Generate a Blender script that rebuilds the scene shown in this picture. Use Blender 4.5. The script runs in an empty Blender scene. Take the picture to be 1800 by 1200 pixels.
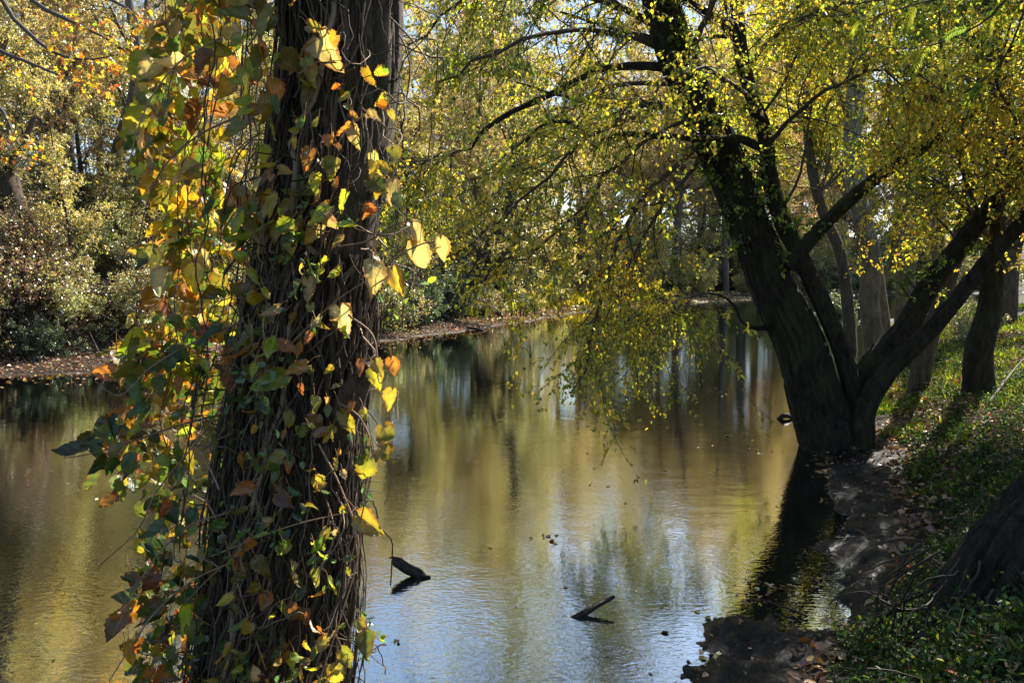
import bpy, math
import numpy as np
from math import radians, sin, cos, pi
from mathutils import Vector

# ------------------------------------------------------------------ camera
sc = bpy.context.scene
CAM_Z = 2.2
PITCH = math.atan(120 / 1400)
cam = bpy.data.objects.new('camera', bpy.data.cameras.new('camera'))
sc.collection.objects.link(cam)
cam.data.sensor_width = 36
cam.data.lens = 28
cam.data.clip_start = 0.05
cam.data.clip_end = 2000
cam.location = (0, 0, CAM_Z)
cam.rotation_euler = (pi / 2 - PITCH, 0, 0)
sc.camera = cam
# ------------------------------------------------------------------ sky, sun, exposure
SUN_AZ, SUN_EL = radians(41), radians(41)          # azimuth clockwise from +Y
world = bpy.data.worlds.new('World'); sc.world = world
world.use_nodes = True
wn = world.node_tree
bg = wn.nodes['Background']
sky = wn.nodes.new('ShaderNodeTexSky')
sky.sky_type = 'NISHITA'; sky.sun_disc = False
sky.sun_elevation = SUN_EL; sky.sun_rotation = SUN_AZ
sky.air_density = 1.0; sky.dust_density = 0.6; sky.ozone_density = 1.0
wn.links.new(sky.outputs[0], bg.inputs[0])
bg.inputs[1].default_value = 0.08
sl = bpy.data.lights.new('sun', 'SUN')
sl.energy = 5.0; sl.angle = radians(0.5); sl.color = (1.0, 0.93, 0.82)
sun = bpy.data.objects.new('sun', sl); sc.collection.objects.link(sun)
SD = Vector((sin(SUN_AZ) * cos(SUN_EL), cos(SUN_AZ) * cos(SUN_EL), sin(SUN_EL)))
sun.rotation_euler = SD.to_track_quat('Z', 'Y').to_euler()
sc.view_settings.view_transform = 'Standard'
sc.view_settings.look = 'None'
sc.view_settings.exposure = 1.28
sc.view_settings.gamma = 1.0
cy = sc.cycles
cy.max_bounces = 7; cy.diffuse_bounces = 3; cy.glossy_bounces = 3
cy.transmission_bounces = 5; cy.transparent_max_bounces = 8
cy.caustics_reflective = False; cy.caustics_refractive = False
cy.sample_clamp_indirect = 4.0

# ------------------------------------------------------------------ numpy helpers
RNG = np.random.default_rng(11)
U = lambda a, b, n=None: RNG.uniform(a, b, n)
cp, sp_ = cos(PITCH), sin(PITCH)

def at(px, py, Y):
    """point at depth Y (metres along +Y) on the photograph ray through pixel (px, py) of 1800x1200"""
    u = (px - 900) / 1400; v = (600 - py) / 1400
    d = np.array([u, cp + v * sp_, -sp_ + v * cp])
    return np.array([0, 0, CAM_Z]) + d * (Y / d[1])

def gnd(px, py, z=0.0):
    u = (px - 900) / 1400; v = (600 - py) / 1400
    d = np.array([u, cp + v * sp_, -sp_ + v * cp])
    return np.array([0, 0, CAM_Z]) + d * ((z - CAM_Z) / d[2])

def nrm(a):
    return a / np.maximum(np.linalg.norm(a, axis=-1, keepdims=True), 1e-9)

def hash3(i, j, k, s):
    with np.errstate(over='ignore'):
        h = (i.astype(np.uint32) * np.uint32(374761393) + j.astype(np.uint32) * np.uint32(668265263)
             + k.astype(np.uint32) * np.uint32(2147483647) + np.uint32((s * 974711 + 12345) & 0xffffffff))
        h = (h ^ (h >> np.uint32(13))) * np.uint32(1274126177)
        h = (h ^ (h >> np.uint32(16))) * np.uint32(2246822519)
        h = h ^ (h >> np.uint32(15))
    return h.astype(np.float64) / 4294967295.0

def vn(P, s=0):
    P = np.asarray(P, dtype=np.float64)
    I = np.floor(P).astype(np.int64); f = P - I; f = f * f * (3 - 2 * f)
    i, j, k = I[..., 0], I[..., 1], I[..., 2]; x, y, z = f[..., 0], f[..., 1], f[..., 2]
    r = 0
    for a in (0, 1):
        for b in (0, 1):
            for c in (0, 1):
                w = (x if a else 1 - x) * (y if b else 1 - y) * (z if c else 1 - z)
                r = r + w * hash3(i + a, j + b, k + c, s)
    return r * 2 - 1

def fbm(P, o=4, s=0):
    P = np.asarray(P, dtype=np.float64)
    r = 0; a = 1.0; t = 0
    for q in range(o):
        r = r + a * vn(P * 2 ** q + 17.3 * q, s + q); t += a; a *= .5
    return r / t

def sst(a, b, x):
    t = np.clip((x - a) / (b - a), 0, 1); return t * t * (3 - 2 * t)

def spline(pts, m):
    """Catmull-Rom through pts (n,d) sampled at m points"""
    P = np.asarray(pts, float); n = len(P)
    if n == 2: return P[0] + (P[1] - P[0]) * np.linspace(0, 1, m)[:, None]
    Q = np.vstack([2 * P[0] - P[1], P, 2 * P[-1] - P[-2]])
    t = np.linspace(0, n - 1 - 1e-9, m); i = t.astype(int); f = (t - i)[:, None]
    a, b, c, d = Q[i], Q[i + 1], Q[i + 2], Q[i + 3]
    return .5 * (2 * b + (c - a) * f + (2 * a - 5 * b + 4 * c - d) * f ** 2 + (3 * b - a - 3 * c + d) * f ** 3)

# ------------------------------------------------------------------ mesh helpers
class MB:
    """collects vertices, quads, triangles and a colour per vertex"""
    def __init__(s): s.V = []; s.Q = []; s.T = []; s.C = []; s.L = []; s.n = 0
    def add(s, V, Q=None, T=None, C=None, L=None):
        V = np.asarray(V, float).reshape(-1, 3)
        if Q is not None and len(Q): s.Q.append(np.asarray(Q) + s.n)
        if T is not None and len(T): s.T.append(np.asarray(T) + s.n)
        if C is None: C = np.ones((len(V), 3)) * .5
        C = np.broadcast_to(np.asarray(C, float), (len(V), 3))
        if L is None: L = np.zeros((len(V), 3))
        s.V.append(V); s.C.append(C); s.L.append(L); s.n += len(V)
        return s
    def mesh(s, name, smooth=True, luv=False):
        V = np.concatenate(s.V); C = np.concatenate(s.C); L = np.concatenate(s.L)
        Q = np.concatenate(s.Q) if s.Q else np.zeros((0, 4), int)
        T = np.concatenate(s.T) if s.T else np.zeros((0, 3), int)
        me = bpy.data.meshes.new(name)
        me.vertices.add(len(V)); me.vertices.foreach_set('co', V.astype(np.float32).ravel())
        nl = Q.size + T.size; me.loops.add(nl)
        me.loops.foreach_set('vertex_index', np.concatenate([Q.ravel(), T.ravel()]).astype(np.int32))
        npoly = len(Q) + len(T); me.polygons.add(npoly)
        st = np.concatenate([np.arange(len(Q)) * 4, Q.size + np.arange(len(T)) * 3]).astype(np.int32)
        me.polygons.foreach_set('loop_start', st)
        if smooth: me.polygons.foreach_set('use_smooth', np.ones(npoly, bool))
        for nm, A in (('col', C), ('luv', L)) if luv else (('col', C),):
            at_ = me.attributes.new(nm, 'FLOAT_COLOR', 'POINT')
            at_.data.foreach_set('color', np.hstack([A, np.ones((len(A), 1))]).astype(np.float32).ravel())
        me.update(calc_edges=True)
        return me
    def build(s, name, mat, parent=None, smooth=True, luv=False):
        o = bpy.data.objects.new(name, s.mesh(name, smooth, luv))
        o.data.materials.append(mat)
        sc.collection.objects.link(o)
        if parent is not None: o.parent = parent
        return o

def tubes(mb, P, R, sides=5, col=(.1, .08, .06), cap=False):
    """P (n,m,3) polylines, R (n,m) radii"""
    P = np.asarray(P, float); R = np.asarray(R, float)
    if P.ndim == 2: P = P[None]; R = R[None]
    n, m, _ = P.shape
    Tn = nrm(np.gradient(P, axis=1))
    mean = nrm(P[:, -1] - P[:, 0])
    ref = np.where(np.abs(mean[:, 1:2]) < .7, np.array([[0, 1., 0]]), np.array([[1., 0, 0]]))[:, None, :]
    A = nrm(np.cross(Tn, ref)); B = np.cross(Tn, A)
    th = np.arange(sides) * 2 * pi / sides
    ring = A[:, :, None, :] * np.cos(th)[None, None, :, None] + B[:, :, None, :] * np.sin(th)[None, None, :, None]
    V = P[:, :, None, :] + ring * R[:, :, None, None]
    idx = np.arange(n * m * sides).reshape(n, m, sides)
    a = idx[:, :-1, :]; b = np.roll(a, -1, axis=2); d = idx[:, 1:, :]; c = np.roll(d, -1, axis=2)
    Q = np.stack([a, b, c, d], -1).reshape(-1, 4)
    col = np.asarray(col, float)
    if col.ndim == 2: col = np.repeat(col, m * sides, axis=0)
    mb.add(V.reshape(-1, 3), Q=Q, C=col)
    return mb

def trunk_mesh(mb, pts, rad, sides=64, rings=160, depth=.03, freq=9.0, seed=0, flare=0.0, colr=(.1, .08, .06), lump=.06, zf=2.6):
    """bark-furrowed trunk along pts with radii rad; furrows run lengthwise"""
    P = spline(pts, rings); R = np.clip(spline(np.asarray(rad, float)[:, None], rings)[:, 0], .004, None)
    seg = np.r_[0, np.cumsum(np.linalg.norm(np.diff(P, axis=0), axis=1))]
    Tn = nrm(np.gradient(P, axis=0)); mean = nrm(P[-1] - P[0])
    ref = np.array([0, 1., 0]) if abs(mean[1]) < .7 else np.array([1., 0, 0])
    A = nrm(np.cross(Tn, ref)); B = np.cross(Tn, A)
    th = np.arange(sides) * 2 * pi / sides
    cx, sx = np.cos(th), np.sin(th)
    N3 = np.stack([np.broadcast_to(cx, (rings, sides)) * freq / 6, np.broadcast_to(sx, (rings, sides)) * freq / 6,
                   np.broadcast_to(seg[:, None] * zf, (rings, sides))], -1)
    warp = fbm(N3 * np.array([1, 1, .8]) + seed, 2, seed)[..., None] * .5
    f1 = 1 - np.abs(fbm(N3 * np.array([2.2, 2.2, .75]) + warp + seed, 4, seed + 3)) * 2.2
    f2 = fbm(N3 * np.array([.5, .5, .45]) + seed, 2, seed + 9)
    disp = -depth * (f1 ** 3) + R[:, None] * lump * 1.6 * f2
    Rr = R[:, None] + disp
    if flare:
        fl = np.exp(-seg / (.35 + R[0])); lob = .6 + .8 * np.abs(np.sin(th * 2.5 + seed))
        Rr = Rr + flare * fl[:, None] * lob[None]
    V = P[:, None] + (A[:, None] * cx[None, :, None] + B[:, None] * sx[None, :, None]) * Rr[..., None]
    idx = np.arange(rings * sides).reshape(rings, sides)
    a = idx[:-1]; b = np.roll(a, -1, 1); d = idx[1:]; c = np.roll(d, -1, 1)
    shade = (.75 + .5 * np.clip(vn(N3 * 5 + 7, seed), -1, 1))[..., None] * np.asarray(colr)
    mb.add(V.reshape(-1, 3), Q=np.stack([a, b, c, d], -1).reshape(-1, 4), C=shade.reshape(-1, 3))
    # closed ends
    e = np.vstack([V[-1], P[-1] + Tn[-1] * R[-1] * .3]); k = np.arange(sides)
    mb.add(e, T=np.stack([k, (k + 1) % sides, np.full(sides, sides)], 1), C=np.asarray(colr) * 1.3)
    return P, R

def grow(P, R, k, length, ang=(.5, 1.1), tmin=.2, steps=7, up=0., wig=.25, rfac=.5, rmin=.003, bias=None, tpow=1.0, tip=.25):
    """k side shoots on each of the polylines P"""
    n, m, _ = P.shape
    t = tmin + (1 - tmin) * U(0, 1, (n, k)) ** tpow
    x = t * (m - 1); i = np.minimum(x.astype(int), m - 2); f = (x - i)[..., None]
    ar = np.arange(n)[:, None]
    S = P[ar, i] * (1 - f) + P[ar, i + 1] * f
    T = nrm(P[ar, i + 1] - P[ar, i])
    r0 = (R[ar, i] * (1 - f[..., 0]) + R[ar, i + 1] * f[..., 0]) * rfac
    rv = RNG.normal(size=(n, k, 3)); side = nrm(rv - (rv * T).sum(-1, keepdims=True) * T)
    if bias is not None: side = nrm(side + np.asarray(bias))
    a = U(ang[0], ang[1], (n, k))[..., None]
    D = nrm(T * np.cos(a) + side * np.sin(a))
    L = (U(length[0], length[1], (n, k)) * (1 - .45 * t))[..., None] / (steps - 1)
    S = S.reshape(-1, 3); D = D.reshape(-1, 3); L = L.reshape(-1, 1)
    r0 = np.maximum(r0.reshape(-1), rmin)
    out = [S]
    for q in range(steps - 1):
        D = nrm(D + RNG.normal(size=D.shape) * wig + np.array([0, 0, up]))
        out.append(out[-1] + D * L)
    P2 = np.stack(out, 1)
    R2 = r0[:, None] * np.linspace(1, tip, steps)[None]
    return P2, np.maximum(R2, rmin * .6)

# leaf templates: vertices (x across, y along, z out of the blade), quads or triangles
T_DIA = (np.array([[0, 0, 0], [.34, .5, .12], [0, 1, -.06], [-.34, .5, .12]]), None, np.array([[0, 1, 2], [0, 2, 3]]))
T_OVA = (np.array([[0, 0, 0], [.3, .28, .09], [.24, .7, .05], [0, 1.0, -.16], [-.24, .7, .05], [-.3, .28, .09]]),
         np.array([[0, 1, 2, 3], [0, 3, 4, 5]]), None)
T_LOB = (np.array([[0, 0, 0], [.5, .1, .1], [.28, .42, .02], [.5, .75, .1], [.16, .62, .0], [0, 1.05, -.12], [-.16, .62, 0],
                   [-.5, .75, .1], [-.28, .42, .02], [-.5, .1, .1]]),
         np.array([[0, 1, 2, 4], [0, 4, 6, 0], [0, 6, 8, 9]]), np.array([[2, 3, 4], [4, 5, 6], [6, 7, 8]]))
T_LOB = (T_LOB[0], np.array([[0, 1, 2, 4], [0, 6, 8, 9]]), np.array([[2, 3, 4], [4, 5, 6], [6, 7, 8], [0, 4, 6]]))
T_LAN = (np.array([[0, 0, 0], [.13, .35, .04], [0, 1, -.25], [-.13, .35, .04]]), None, np.array([[0, 1, 2], [0, 2, 3]]))

def leaves(mb, pos, dr, nm, size, tpl, col):
    V0, Q0, T0 = tpl; n = len(pos); k = len(V0)
    dr = nrm(dr); X = nrm(np.cross(dr, nm)); Z = np.cross(X, dr)
    size = np.broadcast_to(size, (n,))
    asp = U(.8, 1.25, n)
    V = pos[:, None] + size[:, None, None] * (X[:, None] * (V0[None, :, :1] * asp[:, None, None]) + dr[:, None] * V0[None, :, 1:2]
                                              + Z[:, None] * V0[None, :, 2:3] * U(.3, 2.2, n)[:, None, None])
    off = (np.arange(n) * k)[:, None, None]
    mb.add(V.reshape(-1, 3), Q=None if Q0 is None else (Q0[None] + off).reshape(-1, 4),
           T=None if T0 is None else (T0[None] + off).reshape(-1, 3), C=np.repeat(col, k, axis=0))

PAL = {
    'yellow': (.54, .48, .045), 'gold': (.50, .35, .03), 'lime': (.30, .38, .035), 'green': (.10, .19, .03), 'dark': (.035, .085, .02),
    'orange': (.55, .17, .02), 'red': (.42, .06, .02), 'brown': (.20, .09, .035), 'pale': (.62, .56, .30), 'tan': (.38, .25, .13),
    'amber': (.46, .22, .03), 'olive': (.20, .20, .035), 'bluegreen': (.08, .18, .09), 'grey': (.30, .28, .22), 'pink': (.36, .21, .16)}

def cols(n, mix, pos=None, seed=0, scale=.8, jit=.3):
    ks = list(mix); w = np.array([mix[k] for k in ks], float); w = np.cumsum(w / w.sum())
    u = U(0, 1, n)
    if pos is not None:                                    # neighbouring twigs share their colour
        c = .5 + .75 * fbm(pos * scale, 2, 50 + seed)
        u = np.clip(.5 * u + .5 * np.clip(c, 0, 1) + U(-.12, .12, n), 0, .9999)
    i = np.searchsorted(w, u, side='right').clip(0, len(ks) - 1)
    A = np.array([PAL[k] for k in ks])
    return A[i] * np.exp(RNG.normal(0, jit, (n, 1))) * np.exp(RNG.normal(0, .08, (n, 3)))

def leaf_twigs(mb, P, per, size, mix, tpl, hang=.35, seed=0, tmin=.1, flat=.6, scale=.8, jit=.3, off=.0):
    n, m, _ = P.shape; N = n * per
    t = (tmin + (1 - tmin) * U(0, 1, (n, per))) * (m - 1); i = np.minimum(t.astype(int), m - 2); f = (t - i)[..., None]
    ar = np.arange(n)[:, None]
    pos = (P[ar, i] * (1 - f) + P[ar, i + 1] * f).reshape(-1, 3)
    T = nrm(P[ar, i + 1] - P[ar, i]).reshape(-1, 3)
    rv = RNG.normal(size=(N, 3))
    d = nrm(T * .6 + nrm(rv) * 1.0 + np.array([0, 0, -hang]))
    nm = nrm(RNG.normal(size=(N, 3)) * (1 - flat) + np.array([0, 0, 1.]) * flat + .001)
    if off: pos = pos + nrm(rv) * off * U(0, 1, (N, 1))
    leaves(mb, pos + nrm(rv) * .01, d, nm, U(size[0], size[1], N), tpl, cols(N, mix, pos, seed, scale, jit))
    return pos

# ------------------------------------------------------------------ materials
def newmat(name):
    m = bpy.data.materials.new(name); m.use_nodes = True
    nt = m.node_tree; nt.nodes.clear()
    out = nt.nodes.new('ShaderNodeOutputMaterial')
    return m, nt, out

def N(nt, t, **kw):
    n = nt.nodes.new(t)
    for k, v in kw.items():
        if k in n.inputs.keys() if isinstance(k, str) else False: n.inputs[k].default_value = v
        else: setattr(n, k, v)
    return n

def math_(nt, op, a, b=None, clamp=False):
    n = nt.nodes.new('ShaderNodeMath'); n.operation = op; n.use_clamp = clamp
    for i, v in enumerate((a, b)):
        if v is None: continue
        if isinstance(v, (int, float)): n.inputs[i].default_value = v
        else: nt.links.new(v, n.inputs[i])
    return n.outputs[0]

def mixc(nt, f, a, b, mode='MIX'):
    n = nt.nodes.new('ShaderNodeMix'); n.data_type = 'RGBA'; n.blend_type = mode
    for i, v in ((0, f), (6, a), (7, b)):
        if isinstance(v, (int, float)): n.inputs[i].default_value = v
        elif isinstance(v, tuple): n.inputs[i].default_value = (*v, 1)
        else: nt.links.new(v, n.inputs[i])
    return n.outputs[2]

def ramp(nt, f, stops):
    n = nt.nodes.new('ShaderNodeValToRGB'); e = n.color_ramp.elements
    while len(e) < len(stops): e.new(.5)
    for q, (p, c) in enumerate(stops):
        e[q].position = p; e[q].color = (*c, 1) if isinstance(c, tuple) else (c, c, c, 1)
    nt.links.new(f, n.inputs[0]); return n.outputs[0]

def noise(nt, vec, scale, detail=4, rough=.55, dist=0.):
    n = nt.nodes.new('ShaderNodeTexNoise'); n.inputs['Scale'].default_value = scale
    n.inputs['Detail'].default_value = detail; n.inputs['Roughness'].default_value = rough
    n.inputs['Distortion'].default_value = dist
    if vec is not None: nt.links.new(vec, n.inputs['Vector'])
    return n.outputs[0]

def attr(nt, nm='col'):
    a = nt.nodes.new('ShaderNodeAttribute'); a.attribute_name = nm; return a

def leaf_mat(name, trans=.5, gloss=.06, rough=.4, big=False, boost=1.25, sat=1.0):
    m, nt, out = newmat(name); L = nt.links.new
    a = attr(nt).outputs[0]
    oi = nt.nodes.new('ShaderNodeObjectInfo')
    c = mixc(nt, 1.0, a, oi.outputs['Color'], 'MULTIPLY')
    if sat != 1:
        hs = nt.nodes.new('ShaderNodeHueSaturation'); hs.inputs['Saturation'].default_value = sat; L(c, hs.inputs['Color']); c = hs.outputs[0]
    geo = nt.nodes.new('ShaderNodeNewGeometry')
    bumpn = None
    if big:
        luv = attr(nt, 'luv'); s = nt.nodes.new('ShaderNodeSeparateColor'); L(luv.outputs[0], s.inputs[0])
        u = math_(nt, 'ABSOLUTE', math_(nt, 'SUBTRACT', s.outputs[0], .5))         # 0 at the midrib, .5 at the edge
        v = s.outputs[1]
        lat = math_(nt, 'SINE', math_(nt, 'MULTIPLY', math_(nt, 'SUBTRACT', v, math_(nt, 'MULTIPLY', u, .75)), 46.))
        latv = math_(nt, 'MULTIPLY', math_(nt, 'POWER', math_(nt, 'MAXIMUM', lat, 0.), 12.), .55)
        mid = math_(nt, 'SUBTRACT', 1., math_(nt, 'MULTIPLY', u, 28.), True)
        vein = math_(nt, 'MAXIMUM', latv, mid)
        n1 = noise(nt, geo.outputs['Position'], 28, 5, .6)
        n2 = noise(nt, geo.outputs['Position'], 170, 4, .7)
        mot = ramp(nt, n1, [(.32, (.50, .72, .55)), (.5, (.95, .95, .95)), (.66, (1.35, 1.15, .85))])
        c = mixc(nt, 1.0, c, mot, 'MULTIPLY')
        spots = ramp(nt, n2, [(.60, 0.), (.68, .85)])
        c = mixc(nt, math_(nt, 'MULTIPLY', spots, s.outputs[2]), c, (.12, .05, .02))
        edge = math_(nt, 'ADD', math_(nt, 'MULTIPLY', u, 1.3), math_(nt, 'MULTIPLY', n1, 1.0))
        ed = ramp(nt, edge, [(.98, 0.), (1.14, .85)])
        c = mixc(nt, math_(nt, 'MULTIPLY', ed, s.outputs[2]), c, (.24, .09, .025))
        c = mixc(nt, math_(nt, 'MULTIPLY', vein, .35), c, mixc(nt, 1.0, c, (1.7, 1.6, 1.2), 'MULTIPLY'))
        b = nt.nodes.new('ShaderNodeBump'); b.inputs['Strength'].default_value = .35; b.inputs['Distance'].default_value = .002
        L(math_(nt, 'ADD', math_(nt, 'MULTIPLY', vein, -1.), math_(nt, 'MULTIPLY', n2, .6)), b.inputs['Height']); bumpn = b.outputs[0]
    d = nt.nodes.new('ShaderNodeBsdfDiffuse'); L(c, d.inputs[0])
    t = nt.nodes.new('ShaderNodeBsdfTranslucent')
    L(mixc(nt, 1.0, c, (boost * 1.12, boost * .95, boost * .55), 'MULTIPLY'), t.inputs[0])
    g = nt.nodes.new('ShaderNodeBsdfGlossy'); g.inputs['Roughness'].default_value = rough; g.inputs[0].default_value = (1, 1, 1, 1)
    m1 = nt.nodes.new('ShaderNodeMixShader'); m1.inputs[0].default_value = trans
    L(d.outputs[0], m1.inputs[1]); L(t.outputs[0], m1.inputs[2])
    m2 = nt.nodes.new('ShaderNodeMixShader'); m2.inputs[0].default_value = gloss
    L(m1.outputs[0], m2.inputs[1]); L(g.outputs[0], m2.inputs[2]); L(m2.outputs[0], out.inputs[0])
    if bumpn is not None:
        for x in (d, t, g): L(bumpn, x.inputs['Normal'])
    return m

def bark_mat(name, c0, c1, scale=(18, 18, 3), rough=.85, bump=.6, dist=.03, moss=0., use_col=False, pale=None):
    m, nt, out = newmat(name); L = nt.links.new
    tc = nt.nodes.new('ShaderNodeTexCoord'); mp = nt.nodes.new('ShaderNodeMapping')
    L(tc.outputs['Object'], mp.inputs[0]); mp.inputs['Scale'].default_value = scale
    n1 = noise(nt, mp.outputs[0], 1.0, 6, .6, .6); n2 = noise(nt, tc.outputs['Object'], 2.2, 4, .6)
    n3 = noise(nt, mp.outputs[0], 4.5, 5, .7)
    c = ramp(nt, n1, [(.3, c0), (.7, c1)])
    c = mixc(nt, .6, c, ramp(nt, n3, [(.3, .55), (.7, 1.35)]), 'MULTIPLY')
    if pale:
        v = nt.nodes.new('ShaderNodeTexVoronoi'); v.inputs['Scale'].default_value = 6.
        L(mixc(nt, .25, tc.outputs['Object'], noise(nt, tc.outputs['Object'], 5, 3), 'ADD'), v.inputs['Vector'])
        sx = nt.nodes.new('ShaderNodeSeparateXYZ'); L(tc.outputs['Object'], sx.inputs[0])
        hf = ramp(nt, math_(nt, 'MULTIPLY', sx.outputs[2], .12), [(.28, 0.), (.5, 1.)])
        pm = ramp(nt, noise(nt, mp.outputs[0], 1.1, 5, .6, 1.2), [(.47, 0.), (.56, 1.)])
        c = mixc(nt, math_(nt, 'MULTIPLY', pm, hf), c, pale)
    if moss: c = mixc(nt, math_(nt, 'MULTIPLY', ramp(nt, n2, [(.48, 0.), (.62, 1.)]), moss), c, (.07, .10, .035))
    if use_col: c = mixc(nt, 1.0, attr(nt).outputs[0], ramp(nt, n3, [(.3, .6), (.7, 1.4)]), 'MULTIPLY')
    p = nt.nodes.new('ShaderNodeBsdfPrincipled'); p.inputs['Roughness'].default_value = rough
    p.inputs['Specular IOR Level'].default_value = .25
    L(c, p.inputs['Base Color'])
    b = nt.nodes.new('ShaderNodeBump'); b.inputs['Strength'].default_value = bump; b.inputs['Distance'].default_value = dist
    L(math_(nt, 'ADD', n1, math_(nt, 'MULTIPLY', n3, .4)), b.inputs['Height']); L(b.outputs[0], p.inputs['Normal'])
    L(p.outputs[0], out.inputs[0]); return m

M_leaf = leaf_mat('foliage', .66, .07, .35, boost=1.75)
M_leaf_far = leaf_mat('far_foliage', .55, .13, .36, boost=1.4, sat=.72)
M_vleaf = leaf_mat('vine_leaf', .6, .05, .42, big=True, boost=1.45)
M_litter = leaf_mat('leaf_litter', .15, .04, .5, boost=.8)
M_grass = leaf_mat('grass_blades', .45, .025, .45)
M_bark = bark_mat('dark_bark', (.035, .027, .02), (.13, .10, .075))
M_bark_fg = bark_mat('furrowed_bark', (.022, .017, .013), (.17, .135, .10), (30, 30, 9), .9, .9, .02, .25)
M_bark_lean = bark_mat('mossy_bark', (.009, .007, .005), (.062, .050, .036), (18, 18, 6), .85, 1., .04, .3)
M_bark_grey = bark_mat('grey_bark', (.07, .06, .05), (.22, .19, .16), (14, 14, 3), .85, .5, .02, .2)
M_syc = bark_mat('sycamore_bark', (.09, .058, .034), (.25, .18, .11), (9, 9, 4), .8, .45, .015, .3, pale=(.36, .34, .27))
M_twig = bark_mat('twig', (.1, .08, .06), (.2, .17, .13), (20, 20, 20), .7, .2, .004, use_col=True)
M_wet = bark_mat('wet_wood', (.008, .007, .005), (.06, .048, .036), (40, 40, 12), .32, 1., .015)

def tag(o, label=None, cat=None, group=None, kind=None):
    if label: o['label'] = label
    if cat: o['category'] = cat
    if group: o['group'] = group
    if kind: o['kind'] = kind
    return o

def empty(name, loc, label, cat, group=None):
    o = bpy.data.objects.new(name, None); o.location = loc; o.empty_display_size = .2
    sc.collection.objects.link(o)
    return tag(o, label, cat, group)

def shift(mb, loc):
    for i in range(len(mb.V)): mb.V[i] = mb.V[i] - np.asarray(loc)

# ------------------------------------------------------------------ the lie of the land
NEAR = np.array([(-60, -9), (-25, -1), (-10, 1.6), (-3, 2.7), (-.3, 3.2), (.7, 3.8), (1.25, 4.6), (1.75, 5.2), (2.45, 6.2), (2.95, 7.3), (3.4, 8.4),
                 (4.0, 9.9), (5.6, 13), (8.6, 19), (12, 26), (18, 38), (30, 52), (60, 74), (200, 150)], float)
FAR = np.array([(-90, 0), (-40, 9), (-20, 13.2), (-11.5, 16.3), (-9.4, 17.6), (-7.8, 20.6), (-4.6, 24.6), (-1.2, 32), (3.1, 43), (10, 56), (24, 70), (60, 92), (200, 170)], float)

def sdist(x, y, L, land_left):
    best = np.full(np.shape(x), 1e9); sg = np.ones(np.shape(x))
    for a, b in zip(L[:-1], L[1:]):
        d = b - a; t = np.clip(((x - a[0]) * d[0] + (y - a[1]) * d[1]) / (d @ d), 0, 1)
        qx = a[0] + t * d[0]; qy = a[1] + t * d[1]; ds = np.hypot(x - qx, y - qy)
        cr = d[0] * (y - a[1]) - d[1] * (x - a[0]); s = np.where(cr > 0, 1., -1.) * (1 if land_left else -1)
        u = ds < best; best = np.where(u, ds, best); sg = np.where(u, s, sg)
    return best * sg

def land(x, y):
    x = np.asarray(x, float); y = np.asarray(y, float)
    z0 = np.zeros(x.shape)
    dn = sdist(x, y, NEAR, False); df = sdist(x, y, FAR, True)
    P = np.stack([x, y, z0], -1)
    w = fbm(P * .9, 3, 1); w2 = fbm(P * 3.2, 4, 2)
    dn = dn + .18 * w + .12 * w2; df = df + .6 * w + .3 * fbm(P * .5, 2, 5)
    zn = np.where(dn > 0, .02 + .10 * sst(0, .8, dn) + .42 * sst(.75, 1.5, dn) + .28 * sst(1.6, 3.5, dn) + .25 * sst(4, 18, dn) + .5 * sst(18, 50, dn) + 9 * sst(40, 110, dn), dn * .16)
    hi = 1 - sst(-5, 1, x)                                  # the far bank is high on the left, low downstream
    zf = np.where(df > 0, .03 + .16 * sst(0, 2.2, df) + (.35 + 1.55 * hi) * sst(1.8, 3.9, df) + (1.2 + 1.5 * hi) * sst(4, 25, df) + 9 * sst(9, 80, df), df * .18)
    mudz = sst(-.9, -.1, dn) * (1 - sst(.9, 1.5, dn)) * (y < 14)
    zn = zn + mudz * (.022 * fbm(P * 2.3, 3, 8) + .048 * fbm(P * 9, 4, 9) + .012 * np.abs(fbm(P * 24, 2, 10)))
    for (ix, iy, rx, ry) in ((2.05, 5.35, .28, .75), (2.75, 7.0, .22, .5)):      # small inlets in the mud bar
        zn = zn - .13 * np.exp(-(((x - ix - (y - iy) * .25) / rx) ** 2 + ((y - iy) / ry) ** 2))
    zn = zn + .20 * np.exp(-((x - 2.35) ** 2 + (y - 3.1) ** 2) / .45)
    z = np.maximum(zn, zf); z = np.maximum(z, -.9 + .08 * w)
    lnd = np.maximum(dn, df)
    z = z + .025 * w2 + .012 * fbm(P * 11, 3, 3) * sst(-.5, .3, lnd) + .05 * w * sst(1.5, 4, lnd) + (.10 * vn(P * 5, 4) * sst(1.8, 2.6, df) * (1 - sst(4, 6, df)) * hi)
    return z, dn, df

def hz(x, y): return float(land(np.array([x]), np.array([y]))[0][0])

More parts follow.
